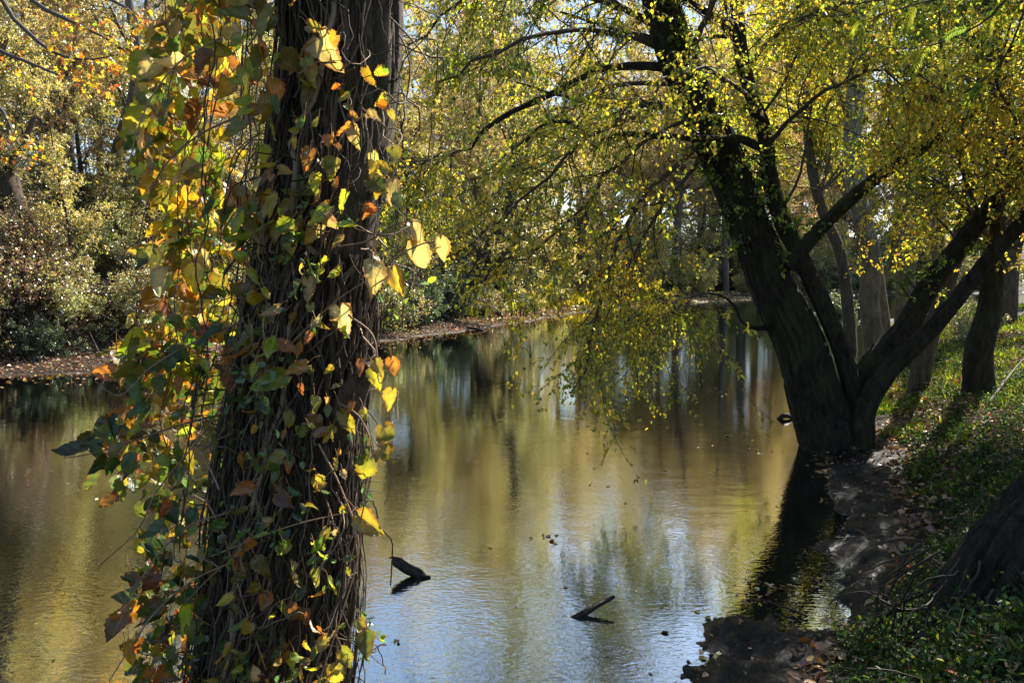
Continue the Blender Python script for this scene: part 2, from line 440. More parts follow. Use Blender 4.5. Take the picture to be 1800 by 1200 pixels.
def make_ground():
    na, nr = 1150, 900
    # bearings packed inside the view
    s = np.linspace(-1, 1, na + 1)[:-1]; a = pi * (s * .45 + .55 * s ** 3)
    r = np.concatenate([[0.02], np.geomspace(.5, 2.99, 49), np.geomspace(3, 40, 690), np.geomspace(41, 700, 160)])
    A, Rr = np.meshgrid(a, r)
    x = np.sin(A) * Rr; y = np.cos(A) * Rr
    z, dn, df = land(x, y)
    idx = np.arange(na * nr).reshape(nr, na)
    a0 = idx[:-1]; b0 = np.roll(a0, -1, 1); d0 = idx[1:]; c0 = np.roll(d0, -1, 1)
    P = np.stack([x, y, z * 0], -1)
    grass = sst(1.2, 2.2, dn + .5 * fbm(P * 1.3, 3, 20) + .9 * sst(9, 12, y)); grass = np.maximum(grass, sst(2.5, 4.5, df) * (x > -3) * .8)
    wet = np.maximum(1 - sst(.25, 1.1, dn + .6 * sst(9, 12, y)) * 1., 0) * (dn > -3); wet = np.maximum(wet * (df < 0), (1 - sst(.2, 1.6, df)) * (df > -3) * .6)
    und = ((dn < 0) & (df < 0)).astype(float)
    C = np.stack([grass, wet, und], -1)
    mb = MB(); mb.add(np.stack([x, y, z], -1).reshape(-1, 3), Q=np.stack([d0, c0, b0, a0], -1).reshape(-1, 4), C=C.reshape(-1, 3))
    m, nt, out = newmat('earth'); L = nt.links.new
    geo = nt.nodes.new('ShaderNodeNewGeometry'); s_ = nt.nodes.new('ShaderNodeSeparateColor'); L(attr(nt).outputs[0], s_.inputs[0])
    n1 = noise(nt, geo.outputs['Position'], 3.5, 8, .65); n2 = noise(nt, geo.outputs['Position'], 26, 6, .7); n3 = noise(nt, geo.outputs['Position'], .7, 4)
    soil = ramp(nt, n2, [(.3, (.016, .012, .008)), (.55, (.045, .032, .021)), (.75, (.10, .07, .045))])
    gr = ramp(nt, n1, [(.35, (.06, .05, .028)), (.5, (.05, .06, .02)), (.7, (.05, .075, .02))])
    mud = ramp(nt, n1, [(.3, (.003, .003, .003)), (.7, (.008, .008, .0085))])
    bed = ramp(nt, n3, [(.35, (.045, .026, .012)), (.65, (.14, .085, .038))])
    c = mixc(nt, s_.outputs[0], soil, mixc(nt, ramp(nt, n2, [(.42, 0.), (.6, .7)]), gr, soil))
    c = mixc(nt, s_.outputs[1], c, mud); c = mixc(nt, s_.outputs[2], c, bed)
    p = nt.nodes.new('ShaderNodeBsdfPrincipled'); L(c, p.inputs['Base Color']); p.inputs['Specular IOR Level'].default_value = .32
    L(math_(nt, 'SUBTRACT', .92, math_(nt, 'MULTIPLY', s_.outputs[1], ramp(nt, n1, [(.35, .76), (.65, .62)]))), p.inputs['Roughness'])
    b = nt.nodes.new('ShaderNodeBump'); b.inputs['Strength'].default_value = .9; b.inputs['Distance'].default_value = .03
    n4 = noise(nt, geo.outputs['Position'], 90, 4, .7)
    L(math_(nt, 'ADD', math_(nt, 'ADD', n2, n1), math_(nt, 'MULTIPLY', n4, .4)), b.inputs['Height']); L(b.outputs[0], p.inputs['Normal'])
    L(p.outputs[0], out.inputs[0])
    tag(mb.build('ground', m), kind='structure')

def make_water():
    # one level sheet over the channel, rippled by its surface normal; murk grows with the depth of the bed
    na, nr = 500, 400
    s = np.linspace(-1, 1, na + 1)[:-1]; a = pi * (s * .45 + .55 * s ** 3)
    r = np.geomspace(.8, 400, nr); A, Rr = np.meshgrid(a, r); x = np.sin(A) * Rr; y = np.cos(A) * Rr
    z, dn, df = land(x, y)
    keep = z < .12
    idx = np.arange(na * nr).reshape(nr, na)
    a0 = idx[:-1]; b0 = np.roll(a0, -1, 1); d0 = idx[1:]; c0 = np.roll(d0, -1, 1)
    kf = keep.ravel()
    Q = np.stack([d0, c0, b0, a0], -1).reshape(-1, 4); Q = Q[kf[Q].any(1)]
    dep = np.clip(-z, 0, 1)
    mb = MB(); mb.add(np.stack([x, y, z * 0], -1).reshape(-1, 3), Q=Q, C=np.stack([dep] * 3, -1).reshape(-1, 3))
    m, nt, out = newmat('river_water'); L = nt.links.new
    geo = nt.nodes.new('ShaderNodeNewGeometry')
    dp = attr(nt).outputs['Fac']
    mp = nt.nodes.new('ShaderNodeMapping'); L(geo.outputs['Position'], mp.inputs[0]); mp.inputs['Rotation'].default_value = (0, 0, radians(12)); mp.inputs['Scale'].default_value = (.75, 1.5, 1)
    h1 = noise(nt, mp.outputs[0], 21, 2, .55, .4); h2 = noise(nt, mp.outputs[0], 2.6, 2, .5, .2); h3 = noise(nt, geo.outputs['Position'], .35, 3, .5)
    sy = nt.nodes.new('ShaderNodeSeparateXYZ'); L(geo.outputs['Position'], sy.inputs[0])
    reach = math_(nt, 'ADD', .55, math_(nt, 'MULTIPLY', ramp(nt, math_(nt, 'MULTIPLY', sy.outputs[1], .05), [(.24, 1.), (.55, 0.)]), 1.1))   # livelier over the shallows by the bank
    patch = math_(nt, 'MULTIPLY', ramp(nt, h3, [(.35, .4), (.65, 1.25)]), reach)
    hh = math_(nt, 'ADD', math_(nt, 'MULTIPLY', math_(nt, 'MULTIPLY', h1, patch), .0012), math_(nt, 'MULTIPLY', h2, .0022))
    b = nt.nodes.new('ShaderNodeBump'); b.inputs['Strength'].default_value = 1.; b.inputs['Distance'].default_value = 1.0
    L(hh, b.inputs['Height'])
    fr = nt.nodes.new('ShaderNodeFresnel'); fr.inputs['IOR'].default_value = 1.34; L(b.outputs[0], fr.inputs['Normal'])
    gl = nt.nodes.new('ShaderNodeBsdfGlossy'); gl.inputs['Roughness'].default_value = .015; L(b.outputs[0], gl.inputs['Normal'])
    gl.inputs[0].default_value = (.68, .72, .72, 1)
    tr = nt.nodes.new('ShaderNodeBsdfTransparent'); tr.inputs[0].default_value = (.80, .70, .50, 1)
    df_ = nt.nodes.new('ShaderNodeBsdfDiffuse'); df_.inputs[0].default_value = (.018, .017, .008, 1)
    body = nt.nodes.new('ShaderNodeMixShader'); L(ramp(nt, dp, [(0., .12), (.75, .92)]), body.inputs[0])
    L(tr.outputs[0], body.inputs[1]); L(df_.outputs[0], body.inputs[2])
    mx = nt.nodes.new('ShaderNodeMixShader'); L(fr.outputs[0], mx.inputs[0]); L(body.outputs[0], mx.inputs[1]); L(gl.outputs[0], mx.inputs[2])
    L(mx.outputs[0], out.inputs[0])
    tag(mb.build('water', m), kind='structure')

make_ground(); make_water()

# ------------------------------------------------------------------ trees
def crown_from(limbsP, limbsR, wood, fol, sub=(12, (1.2, 2.4)), twig=(10, (.35, .8)), per=12, size=(.04, .065), mix=None, tpl=T_OVA,
               droop=-.10, seed=0, hang=.35, twigcol=(.10, .075, .05), fine=True, flat=.55, tmin=.15, bias=None, steps=7, jit=.3, scale=.8):
    S, SR = grow(limbsP, limbsR, sub[0], sub[1], (.4, 1.2), tmin, steps, droop, .22, .38, .005, bias=bias)
    tubes(wood, S, SR, 4, twigcol)
    T, TR = grow(S, SR, twig[0], twig[1], (.4, 1.1), .1, 5, droop * 1.2, .25, .5, .0025)
    if fine: tubes(wood, T, TR, 3, twigcol)
    leaf_twigs(fol, T, per, size, mix, tpl, hang, seed, flat=flat, jit=jit, scale=scale)
    return S, T

def big_tree(name, label, pts, rad, cat='tree', group=None, mat=M_bark, nl=22, lt=.35, limb=(3, 5.5), up=.05, sub=(7, (1., 2.2)), twig=(8, (.4, .9)), per=22,
             size=(.06, .1), mix=None, tpl=T_DIA, seed=0, detail=(24, 60), flare=.0, fmat=None, extra=None, limbup=.06, depth=.015, tmin=.2, lift=0., bare=0):
    """trunk along pts, limbs, twigs and leaves"""
    pts = np.asarray(pts, float); pts[1:-1, :2] += RNG.normal(size=(len(pts) - 2, 2)) * .045; base = pts[0].copy(); base[2] = hz(base[0], base[1])
    if pts[0][2] > base[2] - .1: pts[0][2] = base[2] - .15
    e = empty(name, base, label, cat, group)
    tm = MB(); P, R = trunk_mesh(tm, pts, rad, detail[0], detail[1], depth, 9, seed, flare)
    shift(tm, base); tm.build('trunk', mat, e)
    TP = P[None]; TR = R[None]
    Lp, Lr = grow(TP, TR, nl, limb, (.6, 1.25), lt, 9, limbup, .12, .42, .015, tip=.2)
    wood = MB(); tubes(wood, Lp, Lr, 6, (.11, .09, .065))
    if extra is not None:
        for xp, xr in extra:
            q = spline(xp, 9)[None]; qr = np.linspace(xr[0], xr[1], 9)[None]; tubes(wood, q, qr, 7, (.11, .09, .065))
            Lp = np.concatenate([Lp, q]); Lr = np.concatenate([Lr, qr])
    fol = MB()
    crown_from(Lp, Lr, wood, fol, sub, twig, per, size, mix, tpl, up, seed, tmin=tmin)
    shift(wood, base); shift(fol, base)
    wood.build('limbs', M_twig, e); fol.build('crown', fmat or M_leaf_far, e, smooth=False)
    return e

def put_copy(src, loc, rz, s, label=None, group=None, tint=None):
    r = src.copy(); sc.collection.objects.link(r); r.location = loc; r.rotation_euler = (0, 0, rz); r.scale = (s, s, s * U(.92, 1.12))
    if label: r['label'] = label
    if group: r['group'] = group
    for ch in list(src.children):
        c = ch.copy(); sc.collection.objects.link(c); c.parent = r
        if tint is not None and ch.name.startswith(('crown', 'foliage')): c.color = (*tint, 1)
    return r

# ---- the leaning many-stemmed tree in the water at the right
def leaning_tree():
    D = 9.9
    base = at(1470, 790, D); base[2] = 0.0
    e = empty('leaning_tree', base, 'dark leaning tree at the water edge, several thick stems spreading from one base', 'tree')
    A = lambda l: [at(x, y, d) for x, y, d in l]
    pxr = lambda w, d=D: w / 1400 * d / 2
    tm = MB()
    main = A([(1480, 840, D), (1462, 770, D), (1434, 700, D), (1403, 600, D), (1356, 500, D), (1320, 405, D), (1292, 330, D), (1262, 260, D), (1225, 180, D - .1), (1190, 100, D - .2), (1160, 0, D - .3), (1120, -150, D - .5), (1060, -330, D - .9)])
    P1, R1 = trunk_mesh(tm, main, [pxr(w) for w in (135, 118, 98, 84, 78, 74, 74, 72, 70, 66, 62, 48, 28)], 128, 420, .042, 12, 3, .0, lump=.06, zf=2.4)
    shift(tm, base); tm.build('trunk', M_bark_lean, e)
    stems = []
    def stem(l, w, sides=48, rings=160, seed=5, mat=M_bark_lean, nm='stem'):
        m = MB(); P, R = trunk_mesh(m, A(l), [pxr(q * .82, l[0][2]) for q in w], sides, rings, .022, 10, seed, lump=.07); shift(m, base); m.build(nm, mat, e); stems.append((P, R)); return P, R
    stem([(1508, 840, D - .1), (1506, 760, D - .1), (1502, 700, D - .1), (1482, 625, D - .15), (1446, 535, D - .2), (1408, 455, D - .2), (1375, 390, D - .2), (1352, 310, D - .2), (1345, 240, D - .2), (1325, 180, D - .2), (1302, 90, D - .2), (1295, 0, D - .2), (1290, -150, D - .1), (1300, -320, D)],
         (72, 62, 48, 38, 38, 36, 36, 36, 34, 32, 30, 28, 22, 14), seed=7)
    stem([(1515, 830, D), (1510, 730, D), (1530, 650, D), (1590, 580, D), (1635, 500, D), (1690, 430, D), (1725, 385, D), (1800, 310, D), (1900, 200, D), (1990, 60, D), (2040, -120, D)],
         (70, 64, 58, 52, 47, 43, 40, 37, 32, 24, 14), seed=13)
    stem([(1520, 820, D - .3), (1518, 730, D - .3), (1560, 655, D - .35), (1640, 575, D - .5), (1710, 490, D - .6), (1765, 425, D - .7), (1850, 340, D - .8), (1960, 240, D - .9), (2060, 80, D - 1)],
         (56, 50, 42, 36, 33, 31, 28, 22, 12), seed=17)
    stem([(1385, 470, D - .2), (1430, 415, D - .25), (1490, 355, D - .3), (1560, 300, D - .4), (1640, 250, D - .5), (1730, 180, D - .6), (1790, 60, D - .7)],
         (34, 32, 28, 24, 18, 14, 8), 32, 90, 19, nm='limb')
    stem([(1300, 75, D - .2), (1262, 35, D - .3), (1205, 0, D - .4), (1120, -70, D - .7)], (20, 18, 14, 8), 20, 50, 23, nm='limb')
    stem([(1298, 68, D - .2), (1262, 64, D - .3), (1230, 70, D - .4), (1180, 60, D - .6)], (12, 10, 7, 4), 16, 40, 29, nm='limb')
    stem([(1345, 262, D - .2), (1300, 245, D - .4), (1240, 244, D - .6), (1170, 240, D - .8), (1100, 236, D - 1), (1066, 245, D - 1.1)], (22, 19, 16, 14, 11, 6), 20, 60, 31, nm='limb')
    stem([(1185, 120, D - .2), (1120, 116, D - .4), (1055, 122, D - .7), (985, 158, D - .9), (905, 195, D - 1.2), (850, 230, D - 1.4), (828, 262, D - 1.5)], (20, 18, 15, 14, 12, 9, 5), 20, 70, 37, nm='limb')
    stem([(1030, 248, D - 1.1), (1022, 228, D - 1.1), (990, 214, D - 1.2), (950, 222, D - 1.3), (925, 250, D - 1.4)], (8, 10, 8, 6, 4), 12, 40, 41, nm='limb')
    stem([(1345, 577, D), (1322, 575, D - .1), (1302, 562, D - .2), (1292, 540, D - .3), (1272, 522, D - .4), (1245, 515, D - .5)], (12, 10, 8, 7, 5, 3), 12, 40, 43, nm='limb')
    # limbs of the crown: some end in the sprays that hang to the water
    limb = []
    def L_(l, w0, w1): limb.append((spline(A(l), 12) + .05 * RNG.normal(size=(12, 3)) * np.linspace(0, 1, 12)[:, None], np.linspace(pxr(w0 * .7), pxr(w1 * .8), 12)))
    L_([(1245, 240, D), (1180, 300, D - .7), (1120, 360, D - 1.1), (1075, 450, D - 1.4), (1062, 540, D - 1.5), (1040, 610, D - 1.6), (1000, 690, D - 1.65)], 14, 3)
    L_([(1250, 260, D), (1190, 330, D - .5), (1140, 400, D - .8), (1110, 450, D - .9), (1095, 500, D - 1.), (1080, 550, D - 1.0)], 11, 2)
    L_([(1230, 200, D), (1130, 250, D - .8), (1050, 330, D - 1.4), (970, 420, D - 1.8), (900, 470, D - 2.)], 12, 3)
    L_([(1220, 180, D), (1120, 200, D - 1), (1010, 260, D - 1.7), (930, 340, D - 2.1), (850, 400, D - 2.2)], 12, 3)
    L_([(1210, 150, D), (1100, 150, D + .6), (1000, 190, D + 1), (880, 280, D + 1.3), (800, 350, D + 1.4)], 14, 3)
    L_([(828, 262, D - 1.5), (790, 270, D - 1.6), (750, 290, D - 1.7), (710, 300, D - 1.8)], 5, 2)
    L_([(1190, 100, D), (1090, 60, D - .6), (980, 60, D - 1.2), (860, 90, D - 1.8), (760, 150, D - 2.1)], 16, 3)
    L_([(1175, 60, D), (1060, 0, D - .5), (930, -30, D - 1), (800, 10, D - 1.4), (720, 80, D - 1.7)], 16, 3)
    L_([(1325, 180, D - .2), (1280, 140, D - 1), (1210, 120, D - 1.6), (1140, 160, D - 2), (1080, 220, D - 2.3)], 12, 3)
    L_([(1345, 262, D - .2), (1400, 200, D - .7), (1470, 150, D - 1.2), (1560, 130, D - 1.6), (1650, 150, D - 1.8)], 12, 3)
    L_([(1310, 120, D - .2), (1380, 50, D - .5), (1470, 10, D - 1), (1560, 10, D - 1.2)], 12, 3)
    L_([(1725, 385, D), (1690, 300, D - .5), (1670, 200, D - .8), (1640, 110, D - 1)], 12, 3)
    L_([(1690, 430, D), (1640, 370, D + .6), (1600, 330, D + 1), (1560, 240, D + 1.3)], 8, 2)
    L_([(1765, 425, D - .7), (1760, 300, D - 1), (1730, 180, D - 1.3), (1700, 60, D - 1.5)], 10, 3)
    L_([(1850, 340, D - .8), (1800, 250, D - 1.3), (1760, 150, D - 1.6), (1780, 40, D - 1.8)], 10, 3)
    L_([(1900, 200, D), (1850, 100, D - .6), (1800, 0, D - .9), (1740, -80, D - 1)], 10, 3)
    L_([(1245, 515, D - .5), (1215, 522, D - .6), (1180, 545, D - .7), (1165, 570, D - .75)], 3, 1.5)
    L_([(1160, 0, D), (1100, -80, D), (1000, -130, D - .4), (880, -110, D - .8), (780, -60, D - 1)], 16, 4)
    LP = np.stack([a for a, b in limb]); LR = np.stack([b for a, b in limb])
    # free limbs from the upper trunk and stems, most of them above the picture
    ex = [grow(P1[None], R1[None], 9, (1.8, 3.6), (.5, 1.2), .62, 12, .02, .12, .2, .012),
          grow(stems[0][0][None], stems[0][1][None], 7, (1.4, 2.8), (.5, 1.2), .45, 12, .03, .12, .2, .01),
          grow(stems[1][0][None], stems[1][1][None], 6, (1.4, 2.8), (.5, 1.2), .5, 12, .05, .12, .2, .01),
          grow(stems[2][0][None], stems[2][1][None], 6, (1.4, 2.6), (.5, 1.2), .45, 12, .05, .12, .2, .01)]
    LP2 = np.concatenate([x[0] for x in ex]); LR2 = np.concatenate([x[1] for x in ex])
    wood = MB(); fol = MB()
    tubes(wood, LP, LR, 7, (.075, .06, .045)); tubes(wood, LP2, LR2, 6, (.075, .06, .045))
    mix = dict(green=1.3, lime=3.6, yellow=4.2, gold=1.2, orange=.25, brown=.1)
    S, T = crown_from(LP, LR, wood, fol, (21, (.6, 2.2)), (12, (.22, .7)), 9, (.026, .054), mix, T_OVA, -.14, 3, hang=.6, twigcol=(.06, .048, .035), tmin=.18)
    crown_from(LP2, LR2, wood, fol, (12, (.6, 2.0)), (10, (.25, .7)), 7, (.03, .052), dict(lime=3, yellow=3.4, gold=.9, green=1.5), T_OVA, -.10, 4, hang=.5, twigcol=(.06, .048, .035))
    # short leafy sprouts on the trunk and stems
    spP, spR = grow(P1[None], R1[None] * .1, 95, (.35, .8), (.7, 1.5), .38, 6, -.1, .3, 1, .003, bias=(0, -.8, 0))
    s2P, s2R = grow(stems[0][0][None], stems[0][1][None] * .1, 24, (.3, .6), (.7, 1.5), .35, 6, -.1, .3, 1, .003, bias=(0, -.8, 0))
    s3P, s3R = grow(stems[1][0][None], stems[1][1][None] * .1, 20, (.3, .6), (.7, 1.5), .3, 6, .1, .3, 1, .003, bias=(0, -.8, 0))
    SP = np.concatenate([spP, s2P, s3P]); SR = np.concatenate([spR, s2R, s3R])
    # start at the bark
    tubes(wood, SP, SR, 3, (.06, .05, .035)); t2, t2r = grow(SP, SR, 5, (.12, .3), steps=4, up=-.1); tubes(wood, t2, t2r, 3, (.06, .05, .035))
    leaf_twigs(fol, t2, 7, (.035, .065), dict(green=3, lime=2.4, yellow=1.2), T_OVA, .6, 8)
    shift(wood, base); shift(fol, base)
    wood.build('branches', M_twig, e); fol.build('crown', M_leaf, e, smooth=False)
leaning_tree()

# ---- trees on the near (right) bank, each standing where the photograph has it; one more is added for its shade
MIXY = dict(yellow=3, lime=3, gold=1, green=1.3, orange=.3)
MIXG = dict(lime=3.8, green=2, yellow=2.4, gold=.4)
MIXF = dict(grey=.6, tan=1.2, lime=2.4, yellow=2.4, gold=1.2, green=1.8, orange=.5, brown=.3)
def path(l): return [at(*q) for q in l]
big_tree('sycamore_tree', 'tall straight sycamore with pale mottled upper trunk behind the leaning tree', path([(1548, 640, 18), (1538, 540, 18), (1525, 450, 18), (1512, 350, 18), (1505, 230, 18), (1500, 100, 18), (1494, -60, 18), (1490, -260, 18)]),
         [.25, .23, .215, .21, .2, .18, .14, .06], mat=M_syc, nl=20, lt=.55, limb=(2.5, 4.5), mix=MIXY, seed=1, detail=(40, 120), per=20, size=(.055, .09), fmat=M_leaf)
big_tree('sycamore_tree', 'mottled grey-brown trunk standing just right of the pale sycamore', path([(1590, 640, 20), (1597, 540, 20), (1600, 420, 20), (1612, 300, 20), (1618, 150, 20), (1625, -60, 20), (1630, -200, 20)]),
         [.24, .23, .22, .2, .17, .12, .05], mat=M_syc, nl=16, lt=.6, limb=(2.5, 4.5), mix=MIXG, seed=2, detail=(40, 100), per=18, size=(.055, .09), fmat=M_leaf)
big_tree('sycamore_tree', 'slim grey trunk far back between the mottled trunk and the dark stems', path([(1640, 560, 26), (1648, 440, 26), (1652, 330, 26), (1655, 150, 26), (1660, -40, 26)]),
         [.24, .23, .2, .15, .06], mat=M_syc, nl=12, lt=.5, limb=(2.5, 4.5), mix=MIXY, seed=3, per=18, fmat=M_leaf)
big_tree('bank_tree', 'short dark trunk leaning right under the two spreading stems', path([(1612, 680, 13), (1630, 610, 13), (1655, 520, 13), (1690, 380, 13), (1720, 200, 13), (1740, 0, 13.2), (1750, -160, 13.4)]),
         [.17, .16, .14, .12, .10, .07, .03], mat=M_bark, nl=14, lt=.5, limb=(1.8, 3.2), mix=MIXG, seed=4, per=18, size=(.045, .07), fmat=M_leaf)
big_tree('bank_tree', 'upright brown trunk on the grassy bank at the right, shadow falling towards the water', path([(1722, 700, 10.6), (1730, 620, 10.6), (1738, 540, 10.6), (1745, 450, 10.6), (1748, 300, 10.7), (1738, 120, 10.8), (1730, -80, 11), (1725, -260, 11)]),
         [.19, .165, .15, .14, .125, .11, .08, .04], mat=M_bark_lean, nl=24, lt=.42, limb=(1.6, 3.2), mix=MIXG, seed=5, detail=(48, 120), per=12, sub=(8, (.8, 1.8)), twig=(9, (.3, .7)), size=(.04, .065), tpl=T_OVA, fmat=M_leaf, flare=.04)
big_tree('bank_tree', 'dark trunk at the far right edge behind the lawn', path([(1768, 560, 22), (1775, 470, 22), (1790, 380, 22), (1800, 200, 22), (1810, 0, 22)]),
         [.3, .27, .24, .18, .08], mat=M_bark, nl=14, lt=.4, limb=(2.5, 4.5), mix=MIXG, seed=6, per=18, fmat=M_leaf)
big_tree('pale_tree', 'pale grey trunk leaning left behind the leaning tree stems', path([(1530, 400, 25), (1495, 340, 25), (1460, 285, 25), (1425, 220, 25), (1400, 120, 25), (1380, -20, 25)]) if False else
         path([(1560, 560, 25), (1530, 430, 25), (1495, 345, 25), (1460, 285, 25), (1425, 225, 25), (1395, 130, 25), (1370, -20, 25)]),
         [.22, .2, .19, .17, .15, .12, .05], mat=M_syc, nl=14, lt=.5, limb=(2.5, 4.5), mix=MIXY, seed=7, per=18, fmat=M_leaf)
big_tree('bank_tree', 'dark trunk covered in twigs between the pale leaning trunk and the sycamore', path([(1500, 560, 23), (1480, 460, 23), (1440, 360, 23), (1418, 260, 23), (1410, 130, 23), (1400, -20, 23)]),
         [.18, .16, .15, .13, .1, .05], mat=M_bark, nl=14, lt=.4, limb=(2., 4.), mix=MIXY, seed=8, per=18, fmat=M_leaf)

big_tree('bank_tree', 'tree added right of the picture to shade the near bank, its lowest leafy limbs reaching into the upper right corner', [(7.4, 7.2, 0), (7.3, 7.4, 2.5), (7.0, 7.6, 5), (6.8, 8, 9)],
         [.22, .19, .15, .05], mat=M_bark, nl=26, lt=.3, limb=(2.4, 4.2), mix=MIXG, seed=9, per=20, sub=(9, (.8, 2.)), twig=(8, (.3, .8)), size=(.045, .075), tpl=T_OVA, fmat=M_leaf)  # added tree out of view; its crown shades the near bank
# ---- prototypes of the wood beyond the river
def proto_tree(name, label, h, r, lean, mix, mat, nl, limb, seed, size=(.07, .11), lt=.22, per=19, sub=(8, (1.2, 2.6)), twig=(8, (.45, 1.)), group=None):
    pts = [(0, 0, -.3), (lean * .15, .1, h * .3), (lean * .5, -.1, h * .6), (lean, .1, h)]
    e = empty(name, (0, 0, 0), label, 'tree', group)
    tm = MB(); P, R = trunk_mesh(tm, pts, [r, r * .85, r * .55, r * .15], 16, 40, .012, 8, seed, .03, lump=.08); tm.build('trunk', mat, e)
    Lp, Lr = grow(P[None], R[None], nl, limb, (.6, 1.3), lt, 8, .05, .14, .4, .012, tip=.2)
    wood = MB(); fol = MB(); tubes(wood, Lp, Lr, 5, (.12, .10, .08))
    crown_from(Lp, Lr, wood, fol, sub, twig, per, size, mix, T_DIA, .0, seed, hang=.2, twigcol=(.13, .11, .09), flat=.4)
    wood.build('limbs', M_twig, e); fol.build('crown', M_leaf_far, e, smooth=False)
    return e
G1 = 'autumn trees of the wood beyond the river'
protos = [
    proto_tree('woodland_tree', 'yellow-leaved tree in the wood beyond the river', 17, .26, 1.2, dict(yellow=2.6, gold=1.6, lime=2, tan=1.8, grey=.8), M_bark_grey, 30, (3, 5.5), 101),
    proto_tree('woodland_tree', 'green-yellow tree in the wood beyond the river', 15, .22, -1.4, dict(lime=2.6, green=2.4, olive=1.5, yellow=1.2, grey=1, tan=.9), M_bark_grey, 30, (2.6, 5), 102),
    proto_tree('woodland_tree', 'rust and gold tree in the wood beyond the river', 16, .2, .8, dict(gold=1.4, tan=2.2, orange=.7, yellow=1.2, brown=.8, lime=1.4, grey=.6), M_bark, 28, (2.6, 4.8), 103),
    proto_tree('woodland_tree', 'half-bare grey tree in the wood beyond the river', 18, .25, 2.2, dict(yellow=2, tan=1.6, grey=1, lime=1), M_bark_grey, 28, (3, 5.5), 104, per=8),
    proto_tree('woodland_sapling', 'slender leafy sapling beside the far bank', 8, .07, .8, dict(lime=2.5, yellow=2.5, green=1, gold=1, tan=.5), M_bark, 22, (1., 2.2), 105, (.055, .085), .12, 14, (6, (.5, 1.2)), (7, (.3, .6)))]
GRP = {0: 'yellow trees of the far wood', 1: 'green-yellow trees of the far wood', 2: 'rust trees of the far wood', 3: 'half-bare trees of the far wood', 4: 'slender saplings of the far bank'}
for i, p in enumerate(protos): p['group'] = GRP[i]
first = [True] * 8
TINT = [(1.0, 1.0, .95), (1.2, 1.12, .95), (.9, .97, .9), (1.15, 1.0, .95), (1., 1.06, .9), (1.35, 1.27, 1.15)]
def place(protos, i, x, y, s=1., rz=None, first=first, sink=.1):
    z = hz(x, y) - sink; rz = U(0, 2 * pi) if rz is None else rz
    t = TINT[int(U(0, len(TINT)))]
    if first[i]:
        first[i] = False; r = protos[i]; r.location = (x, y, z); r.rotation_euler = (0, 0, rz); r.scale = (s, s, s)
        return r
    return put_copy(protos[i], (x, y, z), rz, s, tint=t)
def along(L, n, side, gap=2.2):
    """n points on polyline L at depth 'side' landward, only within the bearings the picture covers"""
    seg = np.diff(L, axis=0); ln = np.r_[0, np.cumsum(np.hypot(*seg.T))]; out = []
    for q in range(4000):
        if len(out) >= n: break
        u = U(0, ln[-1]); i = np.searchsorted(ln, u) - 1; i = max(0, min(i, len(seg) - 1))
        t = (u - ln[i]) / (ln[i + 1] - ln[i]); p = L[i] + seg[i] * t; nv = np.array([-seg[i][1], seg[i][0]]) / np.hypot(*seg[i])
        p = p + nv * U(*side)
        if p[1] < 8 or abs(p[0] / p[1]) > .80 or p[1] > 130: continue
        if any((p[0] - o[0]) ** 2 + (p[1] - o[1]) ** 2 < (gap + .03 * p[1]) ** 2 for o in out): continue
        out.append(p)
    return out
def row(L, n, side, kinds, probs, e0, e1):
    """trees whose tops stand e0..e1 degrees above the eye"""
    for p in along(L, n, side):
        i = int(RNG.choice(kinds, p=probs)); h = math.tan(radians(U(e0, e1))) * math.hypot(*p) + CAM_Z - hz(*p)
        place(protos, i, p[0], p[1], max(h, 5.) / (17, 15, 16, 18, 8)[i])
LEFT = np.array([(-30, 11), (-20, 13.2), (-11.5, 16.3), (-9.4, 17.6), (-7.8, 20.6), (-4.6, 24.6)], float)
MID = np.array([(-4.6, 24.6), (-1.2, 32), (3.1, 43), (10, 56)], float)
END = np.array([(10, 56), (24, 70), (60, 92)], float)
row(LEFT, 9, (4.0, 8), [0, 1, 2, 3], [.35, .2, .15, .3], 13, 20)
row(LEFT, 11, (9, 22), [0, 1, 2, 3], [.35, .2, .15, .3], 18, 25)
row(MID, 14, (3.5, 9), [0, 1, 2, 3], [.4, .3, .1, .2], 13, 18)
row(MID, 16, (10, 26), [0, 1, 2, 3], [.35, .3, .08, .27], 17, 21)
row(END, 16, (4, 12), [0, 1, 2, 3], [.4, .2, .25, .15], 10, 16)
row(END, 18, (14, 34), [0, 1, 2], [.4, .3, .3], 14, 20)
row(LEFT, 24, (2.8, 8), [4], [1], 8, 15)
row(MID, 20, (2.8, 8), [4], [1], 4, 9)
row(END, 22, (2.5, 14), [4], [1], 4, 9)
NB = np.array([(5.6, 13), (8.6, 19), (12, 26), (18, 38), (30, 52), (60, 74)], float)
row(NB, 26, (-30, -6), [0, 1, 3], [.35, .4, .25], 12, 18) if False else None
for p in along(NB, 30, (-34, -7)):
    if p[1] > 24 and not (p[0] / p[1] > .55 and p[1] < 32): place(protos, int(RNG.choice([0, 1, 3])), p[0], p[1], U(.7, 1.))
for p in along(NB, 16, (-30, -10)):
    if p[1] > 30: place(protos, 4, p[0], p[1], U(.7, 1.))

